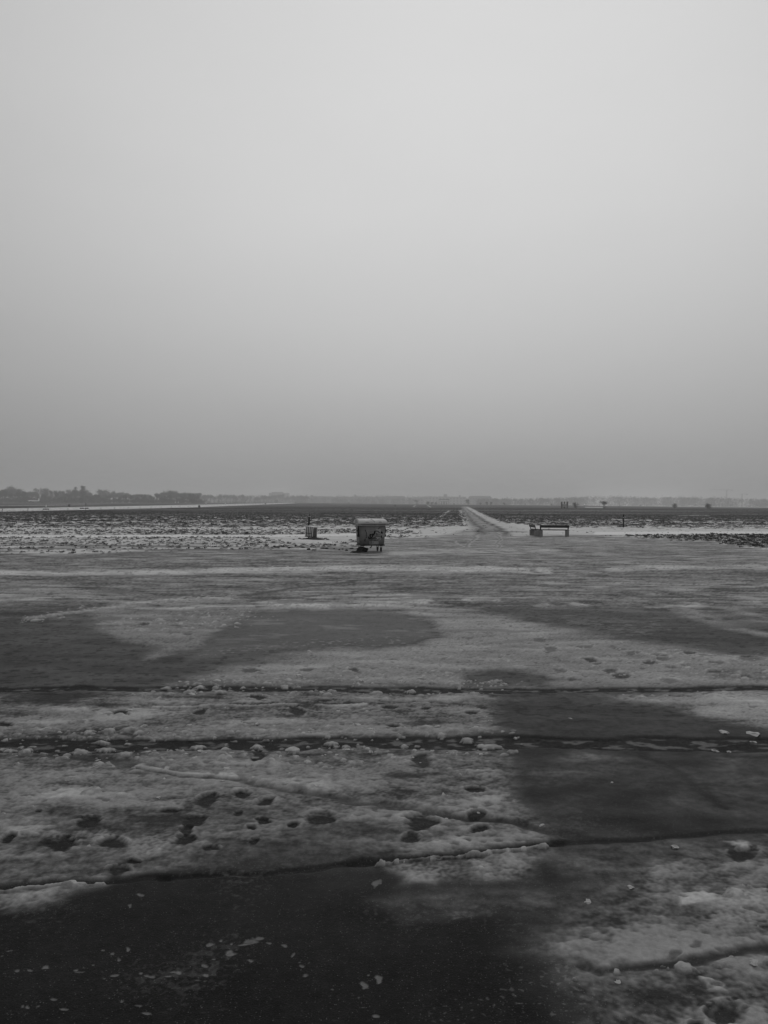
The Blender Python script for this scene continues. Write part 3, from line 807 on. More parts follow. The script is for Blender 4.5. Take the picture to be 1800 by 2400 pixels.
# ------------------------------------------------------------------ grass tufts in the snow
def grass(n, y0, y1, hgt, wid, blades, seed, name, pick):
    g = np.random.default_rng(seed)
    y = np.sqrt(g.random(n) * (y1 ** 2 - y0 ** 2) + y0 ** 2)
    x = (g.random(n) * 1.5 - .75) * y
    keep = g.random(n) < pick(x, y)
    x, y = x[keep], y[keep]; n = len(x)
    z = field_at(Z, x, y)
    sc_ = .55 + .9 * g.random(n) ** 1.5
    K = blades
    ang = g.random((n, K)) * 2 * np.pi
    spread = (wid * sc_)[:, None] * (.25 + .75 * g.random((n, K)))
    bx = x[:, None] + np.cos(ang) * spread * .6; by = y[:, None] + np.sin(ang) * spread * .6
    hh = (hgt * sc_)[:, None] * (.4 + .6 * g.random((n, K)))
    tx = bx + np.cos(ang) * spread * .7; ty = by + np.sin(ang) * spread * .5
    w = (wid * sc_)[:, None] * .40
    a2 = g.random((n, K)) * np.pi
    dx, dy = np.cos(a2) * w, np.sin(a2) * w
    zz = np.repeat(z[:, None], K, 1)
    v = np.stack([np.stack([bx - dx, by - dy, zz - .02], -1), np.stack([bx + dx, by + dy, zz - .02], -1), np.stack([tx, ty, zz + hh], -1)], 2)
    v = v.reshape(-1, 3)
    f = np.arange(len(v)).reshape(-1, 3)
    o = npmesh(name, v, f, M['grass'])
    tag(o, 'short dark dead grass poking through the snow', 'grass', kind='stuff')
    return o
pk = lambda x, y: np.clip(field_at(V, x, y) * field_at(FIELD, x, y) * (1 - field_at(PATH, x, y)), 0, 1) * .95 + .02 * (field_at(FIELD, x, y) > .9)
grass(52000, 28, 66, .045, .085, 7, 1, 'grass', pk)
grass(150000, 60, 210, .055, .14, 5, 2, 'grass', lambda x, y: pk(x, y) * ss(60, 75, y) * ss(215, 160, y))
grass(130000, 190, 520, .06, .32, 3, 4, 'grass', lambda x, y: pk(x, y) * ss(190, 220, y) * ss(520, 420, y))
grass(8000, 30, 70, .085, .13, 14, 3, 'grass', lambda x, y: field_at(CL, x, y) * (field_at(V, x, y) > .4) * .95)

# ------------------------------------------------------------------ ice chunks on the slush
chunk_meshes = []
for k in range(6):
    bm = bmesh.new()
    blob(bm, (0, 0, .2), (1, .72, .42), k + 1, 2, .75, 1.5)
    for v in bm.verts: v.co += Vector((random.uniform(-.09, .09), random.uniform(-.09, .09), random.uniform(-.05, .05)))
    me = bpy.data.meshes.new('ice_chunk'); bm.to_mesh(me); bm.free()
    me.materials.append(M['ice'])
    chunk_meshes.append(me)
def chunk(u, v, wpx, k, label, group=None, flat=1.0):
    x, y, z = gpt(u, v)
    s = wpx * .5 / F * y
    o = bpy.data.objects.new('ice_chunk', chunk_meshes[k % 6]); COL.objects.link(o)
    o.location = (x, y, gz(x, y) - .15 * s); o.rotation_euler = (random.uniform(-.15, .15), random.uniform(-.15, .15), random.uniform(0, 6.3))
    o.scale = (s, s * random.uniform(.8, 1.1), s * random.uniform(.7, 1.0) * flat)
    return tag(o, label, 'ice', group)
def R3(a, b): return a * .5425, 1560 + b * .5425
def R4(a, b): return 900 + a * .5425, 1560 + b * .5425
def R6(a, b): return 900 + a * .5425, 1960 + b * .5425
chunk(*R3(1265, 358), 34, 0, 'largest pale ice lump on the near edge of the widest wheel rut')
chunk(*R3(870, 377), 18, 1, 'round white ice chunk below the widest rut, left of the largest lump')
chunk(*R3(185, 280), 32, 2, 'long ice slab at the left end of the widest rut', flat=.7)
chunk(*R3(830, 123), 26, 4, 'flat ice slab on the edge of the farther wheel rut', flat=.6)
chunk(*R6(1255, 52), 22, 1, 'bright jagged ice block alone on dark ice at the lower right', flat=1.2)
chunk(*R6(1065, 222), 20, 2, 'grey ice lump standing beside a footprint in the lower right slush')
chunk(*R6(880, 287), 18, 3, 'rough round ice lump frozen to dark asphalt near the bottom')
chunk(*R4(1470, 290), 26, 4, 'left one of two long ice slabs beside the rut at the right edge', flat=.9)
chunk(*R4(1590, 296), 36, 2, 'right one of two long ice slabs beside the rut at the right edge', flat=.7)
chunk(*R4(805, 228), 14, 5, 'thin white ice shard alone on the dark asphalt', flat=.5)
chunk(*R6(1010, 632), 16, 3, 'small white ice piece below the lumpy groove at the bottom right', flat=.6)
chunk(*R6(1600, 552), 30, 0, 'broad pale ice slab at the right end of the lumpy groove', flat=.6)
GI = 'loose ice chunks along the ruts'
LI = 'small pale ice chunk frozen beside a wheel rut'
small = [R3(*p) for p in ((620, 263), (815, 260), (640, 372), (480, 396), (700, 398), (100, 280), (620, 130), (490, 440), (1150, 402), (1500, 365), (1210, 395), (1455, 385), (1330, 418), (335, 448), (710, 492), (685, 573), (960, 505), (800, 385), (1050, 488), (560, 200), (1390, 118), (1460, 200), (1110, 258), (700, 75), (940, 66), (780, 70), (1200, 60), (1290, 50), (1410, 48), (1560, 70), (1640, 60), (1470, 48), (1240, 20), (940, 435), (980, 450), (1600, 375), (290, 497), (415, 435), (1330, 205), (1545, 258), (1605, 280), (420, 405), (15, 638))] + \
        [R4(*p) for p in ((60, 42), (160, 60), (230, 268), (195, 122), (40, 398), (80, 463), (1040, 40), (985, 505), (1600, 323), (460, 240), (270, 255), (270, 650), (410, 632), (680, 690), (420, 384), (90, 35), (1490, 365), (1430, 360))]
for i, (u, v) in enumerate(small):
    if i % 5 == 3: continue
    chunk(u, v, random.uniform(9, 19), i, LI, GI, random.uniform(.7, 1.1))
for i in range(45):
    k = random.random()
    if k < .4: u, v = random.uniform(0, 1150), 1754 + abs(random.gauss(0, 22))
    elif k < .7: u, v = random.uniform(0, 1180), 1726 - abs(random.gauss(0, 16))
    else: u, v = random.uniform(560, 1150), 1604 - abs(random.gauss(0, 20))
    chunk(u, v, random.uniform(4, 8) * random.choice((.7, 1, 1.5)), i, LI, GI, random.uniform(.7, 1.1))

# ------------------------------------------------------------------ refuse container
def ribbon(bm, pts, w, y=0.0, th=.003):
    """flat painted stroke in the x-z plane, facing -y"""
    pts = [Vector((p[0], 0, p[1])) for p in pts]
    l, r = [], []
    for i, p in enumerate(pts):
        t = (pts[min(i + 1, len(pts) - 1)] - pts[max(i - 1, 0)]).normalized()
        nrm = Vector((-t.z, 0, t.x)) * w * .5
        l.append((p + nrm)); r.append((p - nrm))
    for i in range(len(pts) - 1):
        a = [l[i], l[i + 1], r[i + 1], r[i]]
        f = [bm.verts.new((q.x, y, q.z)) for q in a]; b = [bm.verts.new((q.x, y - th, q.z)) for q in a]
        bm.faces.new(f); bm.faces.new(b[::-1])
        for k in range(4): bm.faces.new((f[k], b[k], b[(k + 1) % 4], f[(k + 1) % 4]))

def dumpster():
    u0 = 868
    x, y, z = gpt(u0, 1294.5)
    y += .40; x = dirof(u0, 1290)[0] * y
    root = thing('refuse_container', 'grey wheeled refuse container with domed lid and black graffiti', 'dumpster', (x, y, .02), R(15))
    root.scale = (.965, .965, .965)
    tw, bw_, td, bd = .572, .525, .47, .40      # half widths / depths
    zb, zt = .30, 1.14
    def yf(zv): return -(bd + (td - bd) * (zv - zb) / (zt - zb))
    bm = bmesh.new()
    prism8(bm, [(-bw_, -bd, zb), (bw_, -bd, zb), (bw_, bd, zb), (-bw_, bd, zb)], [(-tw, -td, zt), (tw, -td, zt), (tw, td, zt), (-tw, td, zt)])
    bmesh.ops.bevel(bm, geom=[e for e in bm.edges], offset=.03, segments=3, affect='EDGES')
    body = obj('body', bm, M['bin_grey'], root, True)
    for sx in (-1, 1):
        bm = bmesh.new()
        prism8(bm, [(sx * (bw_ + .002) - .012, -.2, zb + .1), (sx * (bw_ + .002) + .012, -.2, zb + .1), (sx * (bw_ + .002) + .012, .2, zb + .1), (sx * (bw_ + .002) - .012, .2, zb + .1)],
               [(sx * (tw + .002) - .012, -.25, zt - .1), (sx * (tw + .002) + .012, -.25, zt - .1), (sx * (tw + .002) + .012, .25, zt - .1), (sx * (tw + .002) - .012, .25, zt - .1)])
        obj('side_rib', bm, M['bin_grey'], root)
    bm = bmesh.new()
    for c, s in (((0, -td - .012, zt + .02), (2 * tw + .13, .06, .07)), ((0, td + .012, zt + .02), (2 * tw + .13, .06, .07)), ((-tw - .04, 0, zt + .02), (.05, 2 * td - .03, .072)), ((tw + .04, 0, zt + .02), (.05, 2 * td - .03, .072))):
        box(bm, c, s, bev=.01)
    obj('rim', bm, M['bin_rim'], root)
    # domed sliding lid: two ends and a curved skin, with a shut line
    bm = bmesh.new()
    prof = []
    for k in range(19):
        a = math.pi * k / 18
        prof.append((-(td + .035) * math.cos(a), zt + .085 + .215 * math.sin(a) ** .8))
    L_, R_ = [], []
    for (yy, zz) in prof:
        xi = .085 * ((zz - zt - .085) / .235) ** 2
        L_.append(bm.verts.new((-tw - .075 + xi * .35, yy, zz))); R_.append(bm.verts.new((tw + .075 - xi, yy, zz)))
    for k in range(18):
        bm.faces.new((L_[k], R_[k], R_[k + 1], L_[k + 1]))
    bm.faces.new(L_); bm.faces.new(R_[::-1])
    bm.faces.new((L_[0], L_[-1], R_[-1], R_[0]))
    lid = obj('lid', bm, M['bin_lid'], root)
    for xx in (-.26, .32):
        bm = bmesh.new(); box(bm, (xx, -td - .02, zt + .155), (.12, .03, .016), bev=.004); obj('lid_handle', bm, M['black'], lid)
    bm = bmesh.new()
    for k in range(1, 6):
        a0 = prof[k]; a1 = prof[k + 1]
        tube(bm, [(.10 - .025 * k, a0[0], a0[1] + .004), (.10 - .025 * (k + 1), a1[0], a1[1] + .004)], .007, 5)
    obj('dent_mark', bm, M['black'], lid)
    bm = bmesh.new(); box(bm, (0, -td - .022, zt + .070), (2 * tw - .02, .05, .030)); obj('shut_gap', bm, M['black'], root)
    bm = bmesh.new()
    a0 = []
    for k in range(13):
        a = math.pi * k / 12
        a0.append((-.30 * math.cos(a) + .02, zt + .10 + .17 * math.sin(a)))
    fr = [bm.verts.new((-tw - .075, yy, zz)) for yy, zz in a0]; bk = [bm.verts.new((-tw - .05, yy, zz)) for yy, zz in a0]
    bm.faces.new(fr); bm.faces.new(bk[::-1])
    for k in range(13): bm.faces.new((fr[k], bk[k], bk[(k + 1) % 13], fr[(k + 1) % 13]))
    obj('lid_end_plate', bm, M['bin_rim'], lid)
    # lifting arm and trunnion at each end
    for sx in (-1, 1):
        bm = bmesh.new()
        xs = lambda zv: sx * (bw_ + (tw - bw_) * (zv - zb) / (zt - zb))
        tube(bm, [(xs(1.1) + sx * .02, -.22, 1.10), (xs(.9) + sx * .045, -.24, .92), (xs(.75) + sx * .03, -.22, .74)], [.035, .055, .035], 8)
        arm = obj('lifting_arm', bm, M['black'], root, True)
        bm = bmesh.new(); box(bm, (xs(.7) + sx * .05, -.20, .70), (.10, .13, .11), bev=.012); obj('bracket', bm, M['black'], arm)
        bm = bmesh.new(); cyl(bm, (xs(.93) + sx * .085, -.24, .93), .022, .07, 'X', 12)
        obj('trunnion', bm, M['black'], arm)
    # base frame, pedal, castors
    bm = bmesh.new()
    box(bm, (0, -bd - .01, zb - .012), (2 * bw_ + .03, .06, .05), bev=.008)
    box(bm, (0, bd - .02, zb - .012), (2 * bw_ + .03, .06, .05), bev=.008)
    for sx in (-1, 1): box(bm, (sx * (bw_ - .01), 0, zb - .012), (.06, 2 * bd - .06, .046), bev=.008)
    obj('base_frame', bm, M['black'], root)
    bm = bmesh.new(); tube(bm, [(-.05, -bd - .01, zb - .03), (-.075, -bd - .06, zb - .08), (-.12, -bd - .10, zb - .11)], .022, 8); box(bm, (-.125, -bd - .11, zb - .115), (.07, .05, .025), bev=.006)
    obj('brake_pedal', bm, M['black'], root)
    for sx, sy in ((-1, -1), (1, -1), (-1, 1), (1, 1)):
        c = Vector((sx * .41, sy * .30, 0))
        bm = bmesh.new()
        box(bm, c + Vector((0, 0, zb - .045)), (.12, .11, .02))
        for k in (-1, 1):
            box(bm, c + Vector((k * .036, .015, .165)), (.012, .06, .19), bev=.004)
        fork = obj('castor', bm, M['black'], root)
        bm = bmesh.new(); cyl(bm, c + Vector((0, .03, .085)), .095, .045, 'X', 24); obj('wheel', bm, M['rubber'], fork)
    # front: stickers and sprayed scribbles, built on the sloping front face
    front = bpy.data.objects.new('front_markings', None)
    tilt = math.atan2(td - bd, zt - zb)
    def place(o, lift):
        o.parent = body
        o.matrix_local = Matrix.Translation((0, -bd - lift, zb)) @ Matrix.Rotation(tilt, 4, 'X') @ Matrix.Translation((0, 0, -zb))
    bpy.data.objects.remove(front)
    S = 1.10e-3
    q = lambda a, b: ((a - 845) * S, (1465 - b) * S)
    def rect(a0, b0, a1, b1, name, m_, lift):
        bm = bmesh.new(); p0, p1 = q(a0, b1), q(a1, b0)
        box(bm, ((p0[0] + p1[0]) / 2, 0, (p0[1] + p1[1]) / 2), (p1[0] - p0[0], .003, p1[1] - p0[1]))
        o = obj(name, bm, m_); place(o, lift)
    rect(962, 572, 1163, 690, 'sticker', M['sticker'], .003)
    rect(975, 694, 1163, 876, 'sticker', M['sticker_dim'], .003)
    rect(982, 880, 1165, 1010, 'sticker', M['sticker'], .003)
    rect(716, 1042, 1095, 1172, 'sticker', M['sticker_dim'], .003)
    bm = bmesh.new()
    cc = q(1255, 765)
    vs = [bm.verts.new((cc[0] + .095 * math.cos(k / 24 * 6.2832), -.0015, cc[1] + .135 * math.sin(k / 24 * 6.2832))) for k in range(24)]
    bm.faces.new(vs)
    r_ = bmesh.ops.extrude_face_region(bm, geom=bm.faces[:]); bmesh.ops.translate(bm, verts=[v for v in r_['geom'] if isinstance(v, bmesh.types.BMVert)], vec=(0, .003, 0))
    o = obj('sticker', bm, M['sticker_dim']); place(o, .003)
    strokes = [([(668, 860), (700, 930), (690, 950), (740, 940), (800, 900), (830, 850), (815, 800), (770, 790), (735, 775), (725, 830), (760, 900)], 30), ([(730, 770), (745, 850), (770, 920), (790, 955)], 26),
               ([(670, 880), (680, 955), (720, 948)], 20), ([(800, 755), (850, 770), (880, 800), (900, 760), (930, 720), (920, 690), (880, 670)], 24), ([(830, 850), (870, 790), (900, 700), (950, 650), (1010, 640)], 22),
               ([(860, 740), (840, 800), (860, 830)], 24), ([(900, 650), (960, 640), (1040, 650), (1090, 680), (1110, 690)], 20), ([(1170, 690), (1200, 680), (1215, 700), (1185, 720), (1240, 720), (1260, 730)], 30),
               ([(1190, 820), (1200, 860), (1185, 880), (1230, 900)], 26), ([(810, 960), (860, 915), (930, 885), (1010, 865), (1090, 862), (1160, 885)], 13), ([(830, 975), (890, 935), (970, 925)], 12),
               ([(1000, 720), (1010, 780), (1000, 830)], 20), ([(1020, 800), (1080, 800), (1140, 798)], 12), ([(1080, 690), (1110, 700), (1085, 720)], 16), ([(780, 950), (778, 1040), (775, 1080)], 14), ([(1040, 550), (1090, 545), (1105, 500)], 14),
               ([(885, 500), (888, 530)], 12), ([(990, 920), (1010, 970), (1050, 990)], 14), ([(1050, 985), (1100, 940), (1130, 930)], 12), ([(1080, 985), (1130, 965)], 12), ([(900, 1010), (1000, 1020), (1070, 1018)], 10),
               ([(785, 1075), (735, 1140), (832, 1140), (785, 1075)], 10), ([(770, 1110), (785, 1125), (805, 1105)], 10), ([(855, 1120), (875, 1085)], 8),
               ([(520, 590), (545, 640), (530, 650)], 18), ([(560, 680), (590, 720), (570, 760), (600, 800), (560, 830)], 14), ([(600, 850), (590, 900), (545, 910)], 14), ([(540, 960), (520, 1010), (545, 1050)], 20), ([(300, 1020), (340, 1060), (380, 1085)], 9)]
    bm = bmesh.new()
    for pts, w in strokes:
        # smooth the stroke
        P = [Vector(p) for p in pts]
        out_ = []
        for i in range(len(P) - 1):
            p0, p1, p2, p3 = P[max(i - 1, 0)], P[i], P[i + 1], P[min(i + 2, len(P) - 1)]
            sharp = len(pts) == 4 and pts[0] == pts[-1]
            for k in range(1 if sharp else 4):
                t = k / (1 if sharp else 4)
                out_.append(.5 * ((2 * p1) + (p2 - p0) * t + (2 * p0 - 5 * p1 + 4 * p2 - p3) * t * t + (3 * p1 - p0 - 3 * p2 + p3) * t ** 3) if not sharp else p1)
        out_.append(P[-1])
        ribbon(bm, [q(a.x, a.y) for a in out_], w * S * (1.5 if w > 11 else 1.1))
    o = obj('graffiti', bm, M['paint_black']); place(o, .0055)
    bm = bmesh.new()
    ribbon(bm, [q(610, 1000), q(618, 620), q(960, 612)], .012)
    o = obj('pressed_panel', bm, M['bin_rim']); place(o, .002)
dumpster()
def earth(name, label, u, v, wpx, h, dep, seed, cat='earth'):
    x, y, z = gpt(u, v)
    s = wpx * .5 / F * y
    bm = bmesh.new(); blob(bm, (0, 0, 0), (s, dep, h), seed, 4, .5, 1.7)
    o = obj(name, bm, M['earth'], None, True); o.location = (x, y, gz(x, y))
    return tag(o, label, cat)
earth('earth_clod', 'black earth clod heaped under the left wheels of the refuse container', 849, 1294, 24, .21, .18, 11)
earth('earth_clod', 'flat black earth smear left of the heap under the refuse container', 838, 1295, 30, .06, .25, 5)

# ------------------------------------------------------------------ slatted box
def slatted_box():
    x, y, z = gpt(728, 1264)
    root = thing('slatted_box', 'tilted white slatted box on two short legs over bare earth', 'waste box', (x, y, gz(x, y)), R(22))
    root.rotation_euler = (0, R(4.5), R(-32))
    w, d, z0, z1 = .55, .36, .17, .72
    bm = bmesh.new()
    n = 9
    for k in range(n):
        if k % 2 == 0: box(bm, (-w / 2 + (k + .5) * w / n, -d / 2, (z0 + z1) / 2), (w / n * .95, .025, z1 - z0), bev=.004)
    obj('slat_panel', bm, M['white_slat'], root)
    bm = bmesh.new(); box(bm, (0, -d / 2 + .03, (z0 + z1) / 2), (w - .01, .02, z1 - z0 - .02)); obj('backing', bm, M['dark_slat'], root)
    bm = bmesh.new(); box(bm, (-.03, -d / 2 - .018, z0 + .175), (w * .86, .016, .03)); obj('cross_bar', bm, M['black'], root)
    bm = bmesh.new(); box(bm, (0, 0, z0 - .018), (w + .03, d + .03, .05), bev=.006); obj('base_frame', bm, M['black'], root)
    bm = bmesh.new(); box(bm, (w / 2 - .012, .015, (z0 + z1) / 2), (.02, d - .05, z1 - z0 - .02)); o = obj('side_panel', bm, M['rusty'], root); o['label'] = 'dark worn side panel'
    bm = bmesh.new(); box(bm, (w / 2, d / 2 - .01, (z0 + z1) / 2), (.04, .03, z1 - z0)); box(bm, (w / 2 + .004, 0, z1 - .03), (.02, d, .035)); obj('corner_trim', bm, M['white_slat'], root)
    bm = bmesh.new(); box(bm, (-w / 2 + .012, .015, (z0 + z1) / 2), (.02, d - .05, z1 - z0 - .02)); box(bm, (0, d / 2 - .012, (z0 + z1) / 2), (w - .05, .02, z1 - z0 - .02)); obj('rear_panel', bm, M['rusty'], root)
    bm = bmesh.new(); box(bm, (0, 0, z1 + .012), (w + .02, d + .02, .025), bev=.008); obj('snow_cover', bm, M['snow_cap'], root)
    for sx in (-1, 1):
        bm = bmesh.new(); cyl(bm, (sx * .15, -.02, .07), .028, .16, 'Z', 12); cyl(bm, (sx * .15, -.02, .125), .045, .03, 'Z', 12); obj('leg', bm, M['black'], root)
slatted_box()
earth('earth_clod', 'long low black earth patch under the slatted box', 733, 1265, 50, .10, .55, 8)
for i, (u, v, w_) in enumerate(((702, 1263.5, 9), (748, 1264, 8), (763, 1264, 7), (768, 1266, 8))):
    earth('earth_clod', 'small dark earth lump on the snow near the slatted box', u, v, w_, .05, .08, 20 + i)['group'] = 'earth lumps by the slatted box'

for i in range(16):
    u = 640 + i * 12.5 + random.uniform(-6, 6)
    earth('earth_clod', 'dark frozen lump at the snowy pavement edge left of the container', u, 1284 + (u - 640) * .03 + random.uniform(-3.5, 3.5), random.uniform(4, 12), random.uniform(.03, .07), random.uniform(.06, .15), 40 + i)['group'] = 'dark lumps along the pavement edge'

# leaning post behind it
x, y, z = gpt(721, 1256)
root = thing('marker_post', 'thin dark leaning post behind the slatted box with pale collar and knob', 'post', (x, y, gz(x, y)))
top = Vector((.0 + .16, 0, zat(722, 1211, y) - root.location.z))
bm = bmesh.new(); tube(bm, [(-.09, 0, -.1), (.02, 0, top.z * .4), (.085, 0, top.z * .7), (.10, 0, top.z)], [.068, .065, .06, .056], 10); obj('pole', bm, M['black'], root, True)
bm = bmesh.new(); cyl(bm, (.10, 0, top.z + .012), .075, .02, 'Z', 16); obj('collar', bm, M['white_slat'], root)
bm = bmesh.new(); cyl(bm, (.10, 0, top.z + .06), .022, .08, 'Z', 10); cyl(bm, (.115, 0, top.z + .12), .035, .06, 'Z', 12); obj('knob', bm, M['black'], root)

# right marker post
x, y, z = gpt(1461, 1237)
root = thing('marker_post', 'single dark marker post with banded head in the open meadow', 'post', (x, y, gz(x, y)))
ht = zat(1461, 1206, y) - root.location.z
bm = bmesh.new(); cyl(bm, (0, 0, ht * .35), .075, ht * .8, 'Z', 14, .065); obj('post', bm, M['black'], root)
bm = bmesh.new(); cyl(bm, (.008, 0, ht * .77), .042, ht * .05, 'Z', 14); obj('band', bm, M['white_slat'], root)
bm = bmesh.new(); cyl(bm, (.01, 0, ht * .83), .052, ht * .08, 'Z', 14); cyl(bm, (.016, 0, ht * .94), .066, ht * .14, 'Z', 14); obj('head', bm, M['black'], root)

# dead stalk on the left
x, y, z = gpt(376, 1238.5)
root = thing('dead_stalk', 'thin leaning dead stalk with ragged seed head in the snowy grass', 'plant', (x, y, gz(x, y)))
ht = zat(373, 1210, y) - root.location.z
bm = bmesh.new(); tube(bm, [(.03, 0, -.05), (.0, 0, ht * .5), (-.06, 0, ht * .85), (-.10, 0, ht * .95)], [.02, .017, .014, .01], 6); obj('stem', bm, M['bark'], root)
bm = bmesh.new()
for a, b in (((-.10, 0, ht * .93), (-.02, .02, ht * 1.08)), ((-.12, 0, ht * .92), (-.22, 0, ht * .86)), ((-.08, 0, ht * .92), (-.06, 0, ht * .82)), ((0, 0, ht * .85), (.06, 0, ht * .88)), ((-.1, 0, ht * .95), (-.16, 0.03, ht * 1.02))):
    tube(bm, [a, b], [.035, .012], 6)
blob(bm, (-.10, 0, ht * .95), (.06, .05, .05), 2, 2)
obj('seed_head', bm, M['bark'], root)

# ------------------------------------------------------------------ benches
def bench(label, loc, rz):
    root = thing('park_bench', label, 'bench', loc, rz, 'dark benches on concrete blocks')
    Lh = .93
    for sx in (-1, 1):
        bm = bmesh.new(); box(bm, (sx * (Lh - .10), .02, .195), (.19, .45, .41), bev=.012); obj('leg', bm, M['concrete'], root)
    bm = bmesh.new()
    for k in range(3): box(bm, (0, -.05 + k * .125, .435), (2 * Lh - .22, .116, .055), bev=.006)
    obj('seat', bm, M['dark_wood'], root)
    rot = Matrix.Rotation(R(12), 3, 'X')
    bm = bmesh.new()
    for k in range(2): box(bm, (0, -.20 - k * .018, .62 + k * .088), (2 * Lh, .05, .083), rot=rot, bev=.006)
    obj('backrest', bm, M['dark_wood'], root)
    for sx in (-1, 1):
        bm = bmesh.new(); box(bm, (sx * (Lh - .06), -.145, .53), (.075, .04, .36), rot=rot); obj('back_support', bm, M['black'], root)
    return root
xa, ya, za = gpt(1300, 1258)
bench('long dark bench seen from behind between pale concrete end blocks', (xa, ya + .2, gz(xa, ya) - .01), R(-5))
xb, yb, zb_ = gpt(1260, 1257.5)
bench('bench seen end on, beside the left end of the long bench', (xb + .02, yb + .92, gz(xb, yb) - .01), R(-90.5))

# ------------------------------------------------------------------ people
def person(label, u, d, stride, face=0.0, hgt=1.74):
    root = thing('person', label, 'person', at(u, d), face)
    s = hgt / 1.74
    J = {'pel': (0, 0, .94), 'spine': (0, 0, 1.18), 'chest': (0, 0, 1.38), 'neck': (0, 0, 1.50), 'head': (0, -.02, 1.60), 'crown': (0, -.01, 1.70)}
    for k, sx in (('l', 1), ('r', -1)):
        st = stride * sx
        J[k + 'hip'] = (.10 * sx, 0, .88); J[k + 'knee'] = (.11 * sx, -.16 * st - .03, .49); J[k + 'ank'] = (.11 * sx, -.30 * st + .03, .09); J[k + 'toe'] = (.12 * sx, -.30 * st - .13, .04)
        J[k + 'sho'] = (.20 * sx, 0, 1.40); J[k + 'elb'] = (.25 * sx, .10 * st, 1.12); J[k + 'wri'] = (.24 * sx, .10 * st - .12, .90); J[k + 'han'] = (.23 * sx, .10 * st - .16, .82)
    rad = dict(pel=.15, spine=.14, chest=.16, neck=.06, head=.10, crown=.075)
    for k in 'lr': rad.update({k + 'hip': .10, k + 'knee': .07, k + 'ank': .05, k + 'toe': .045, k + 'sho': .085, k + 'elb': .06, k + 'wri': .045, k + 'han': .04})
    E = [('pel', 'spine'), ('spine', 'chest'), ('chest', 'neck'), ('neck', 'head'), ('head', 'crown')]
    for k in 'lr': E += [('pel', k + 'hip'), (k + 'hip', k + 'knee'), (k + 'knee', k + 'ank'), (k + 'ank', k + 'toe'), ('chest', k + 'sho'), (k + 'sho', k + 'elb'), (k + 'elb', k + 'wri'), (k + 'wri', k + 'han')]
    names = list(J)
    me = bpy.data.meshes.new('body')
    me.from_pydata([Vector(J[n_]) * s for n_ in names], [(names.index(a), names.index(b)) for a, b in E], [])
    o = bpy.data.objects.new('body', me); COL.objects.link(o); o.parent = root
    sk = o.modifiers.new('skin', 'SKIN'); sk.use_smooth_shade = True
    for i, n_ in enumerate(names):
        me.skin_vertices[0].data[i].radius = (rad[n_] * s, rad[n_] * s)
        me.skin_vertices[0].data[i].use_root = n_ == 'pel'
    sb = o.modifiers.new('sub', 'SUBSURF'); sb.levels = sb.render_levels = 1
    me.materials.append(M['cloth'])
    return root
person('person in dark clothes walking in the meadow left of the path', 926, 440, .8, .3)
person('distant person in dark clothes in the meadow to the right of the path', 1451, 520, .5, 1.2)
person('person in dark clothes beside the snowy runway', 201, 385, .5, 1.0)

# ------------------------------------------------------------------ small things on the far meadow
for i, (u, v, h_) in enumerate(((5, 1201, 7.5), (65, 1199.3, 7.3), (159, 1197.6, 5), (200, 1196.8, 5), (236, 1195.3, 5), (268, 1194.2, 4.5), (300, 1193, 5), (328, 1192.4, 4.8), (354, 1192, 4.3), (378, 1191.4, 4), (401, 1190.4, 4), (422, 1189.6, 3.6), (441, 1189, 3.4))):
    x, y, z = gpt(u, v)
    bm = bmesh.new(); hh = h_ / F * y
    cyl(bm, (0, 0, hh * .45), .055, hh * 1.1, 'Z', 8, .045); box(bm, (.03, 0, hh * .92), (.14, .06, .14))
    o = obj('fence_post', bm, M['steel_dark']); o.location = (x, y, gz(x, y)); o.rotation_euler = (0, R(3), 0)
    tag(o, 'thin dark stake in the row along the snowy runway', 'post', 'stakes along the runway')
x, y, z = gpt(107.5, 1198)
root = thing('barrier', 'low dark horizontal barrier board on two legs on the snowy runway', 'barrier', (x, y, gz(x, y)))
wv = 14 / F * y; hv = 6 / F * y
bm = bmesh.new(); box(bm, (0, 0, hv * .8), (wv, .06, hv * .35)); obj('board', bm, M['steel_dark'], root)
for sx in (-1, 1):
    bm = bmesh.new(); box(bm, (sx * wv * .5, .03, hv * .42), (.07, .07, hv * 1.05)); obj('leg', bm, M['steel_dark'], root)
def utility_box(u, v, wpx, hpx, label):
    x, y, z = gpt(u, v)
    root = thing('utility_box', label, 'box', (x, y, gz(x, y)), .1)
    w_, h_ = wpx / F * y, hpx / F * y
    bm = bmesh.new(); box(bm, (0, 0, h_ * .5), (w_, w_ * .7, h_), bev=.03); obj('cabinet', bm, M['steel_dark'], root)
    bm = bmesh.new(); box(bm, (0, 0, h_ + .03), (w_ * 1.06, w_ * .78, .08)); obj('top', bm, M['steel_dark'], root)
    bm = bmesh.new(); box(bm, (0, -w_ * .36, h_ * .5), (w_ * .8, .02, h_ * .8)); obj('door', bm, M['rusty'], root)
utility_box(162, 1188, 4.8, 5, 'dark square box standing just beyond the snowy runway')
utility_box(467, 1189.3, 4.6, 4.6, 'dark square box at the near edge of the runway, far from the trees')
utility_box(622, 1181.8, 2.6, 2.6, 'small dark box near the far tip of the snowy runway')
x, y, z = gpt(108, 1187.5)
bm = bmesh.new(); cyl(bm, (0, 0, .45), .35, .95, 'Z', 12, .05); cyl(bm, (0, 0, .03), .42, .06, 'Z', 12)
o = obj('marker_cone', bm, M['white_paint']); o.location = (x, y, gz(x, y)); tag(o, 'small white cone beyond the runway below the aircraft', 'cone')
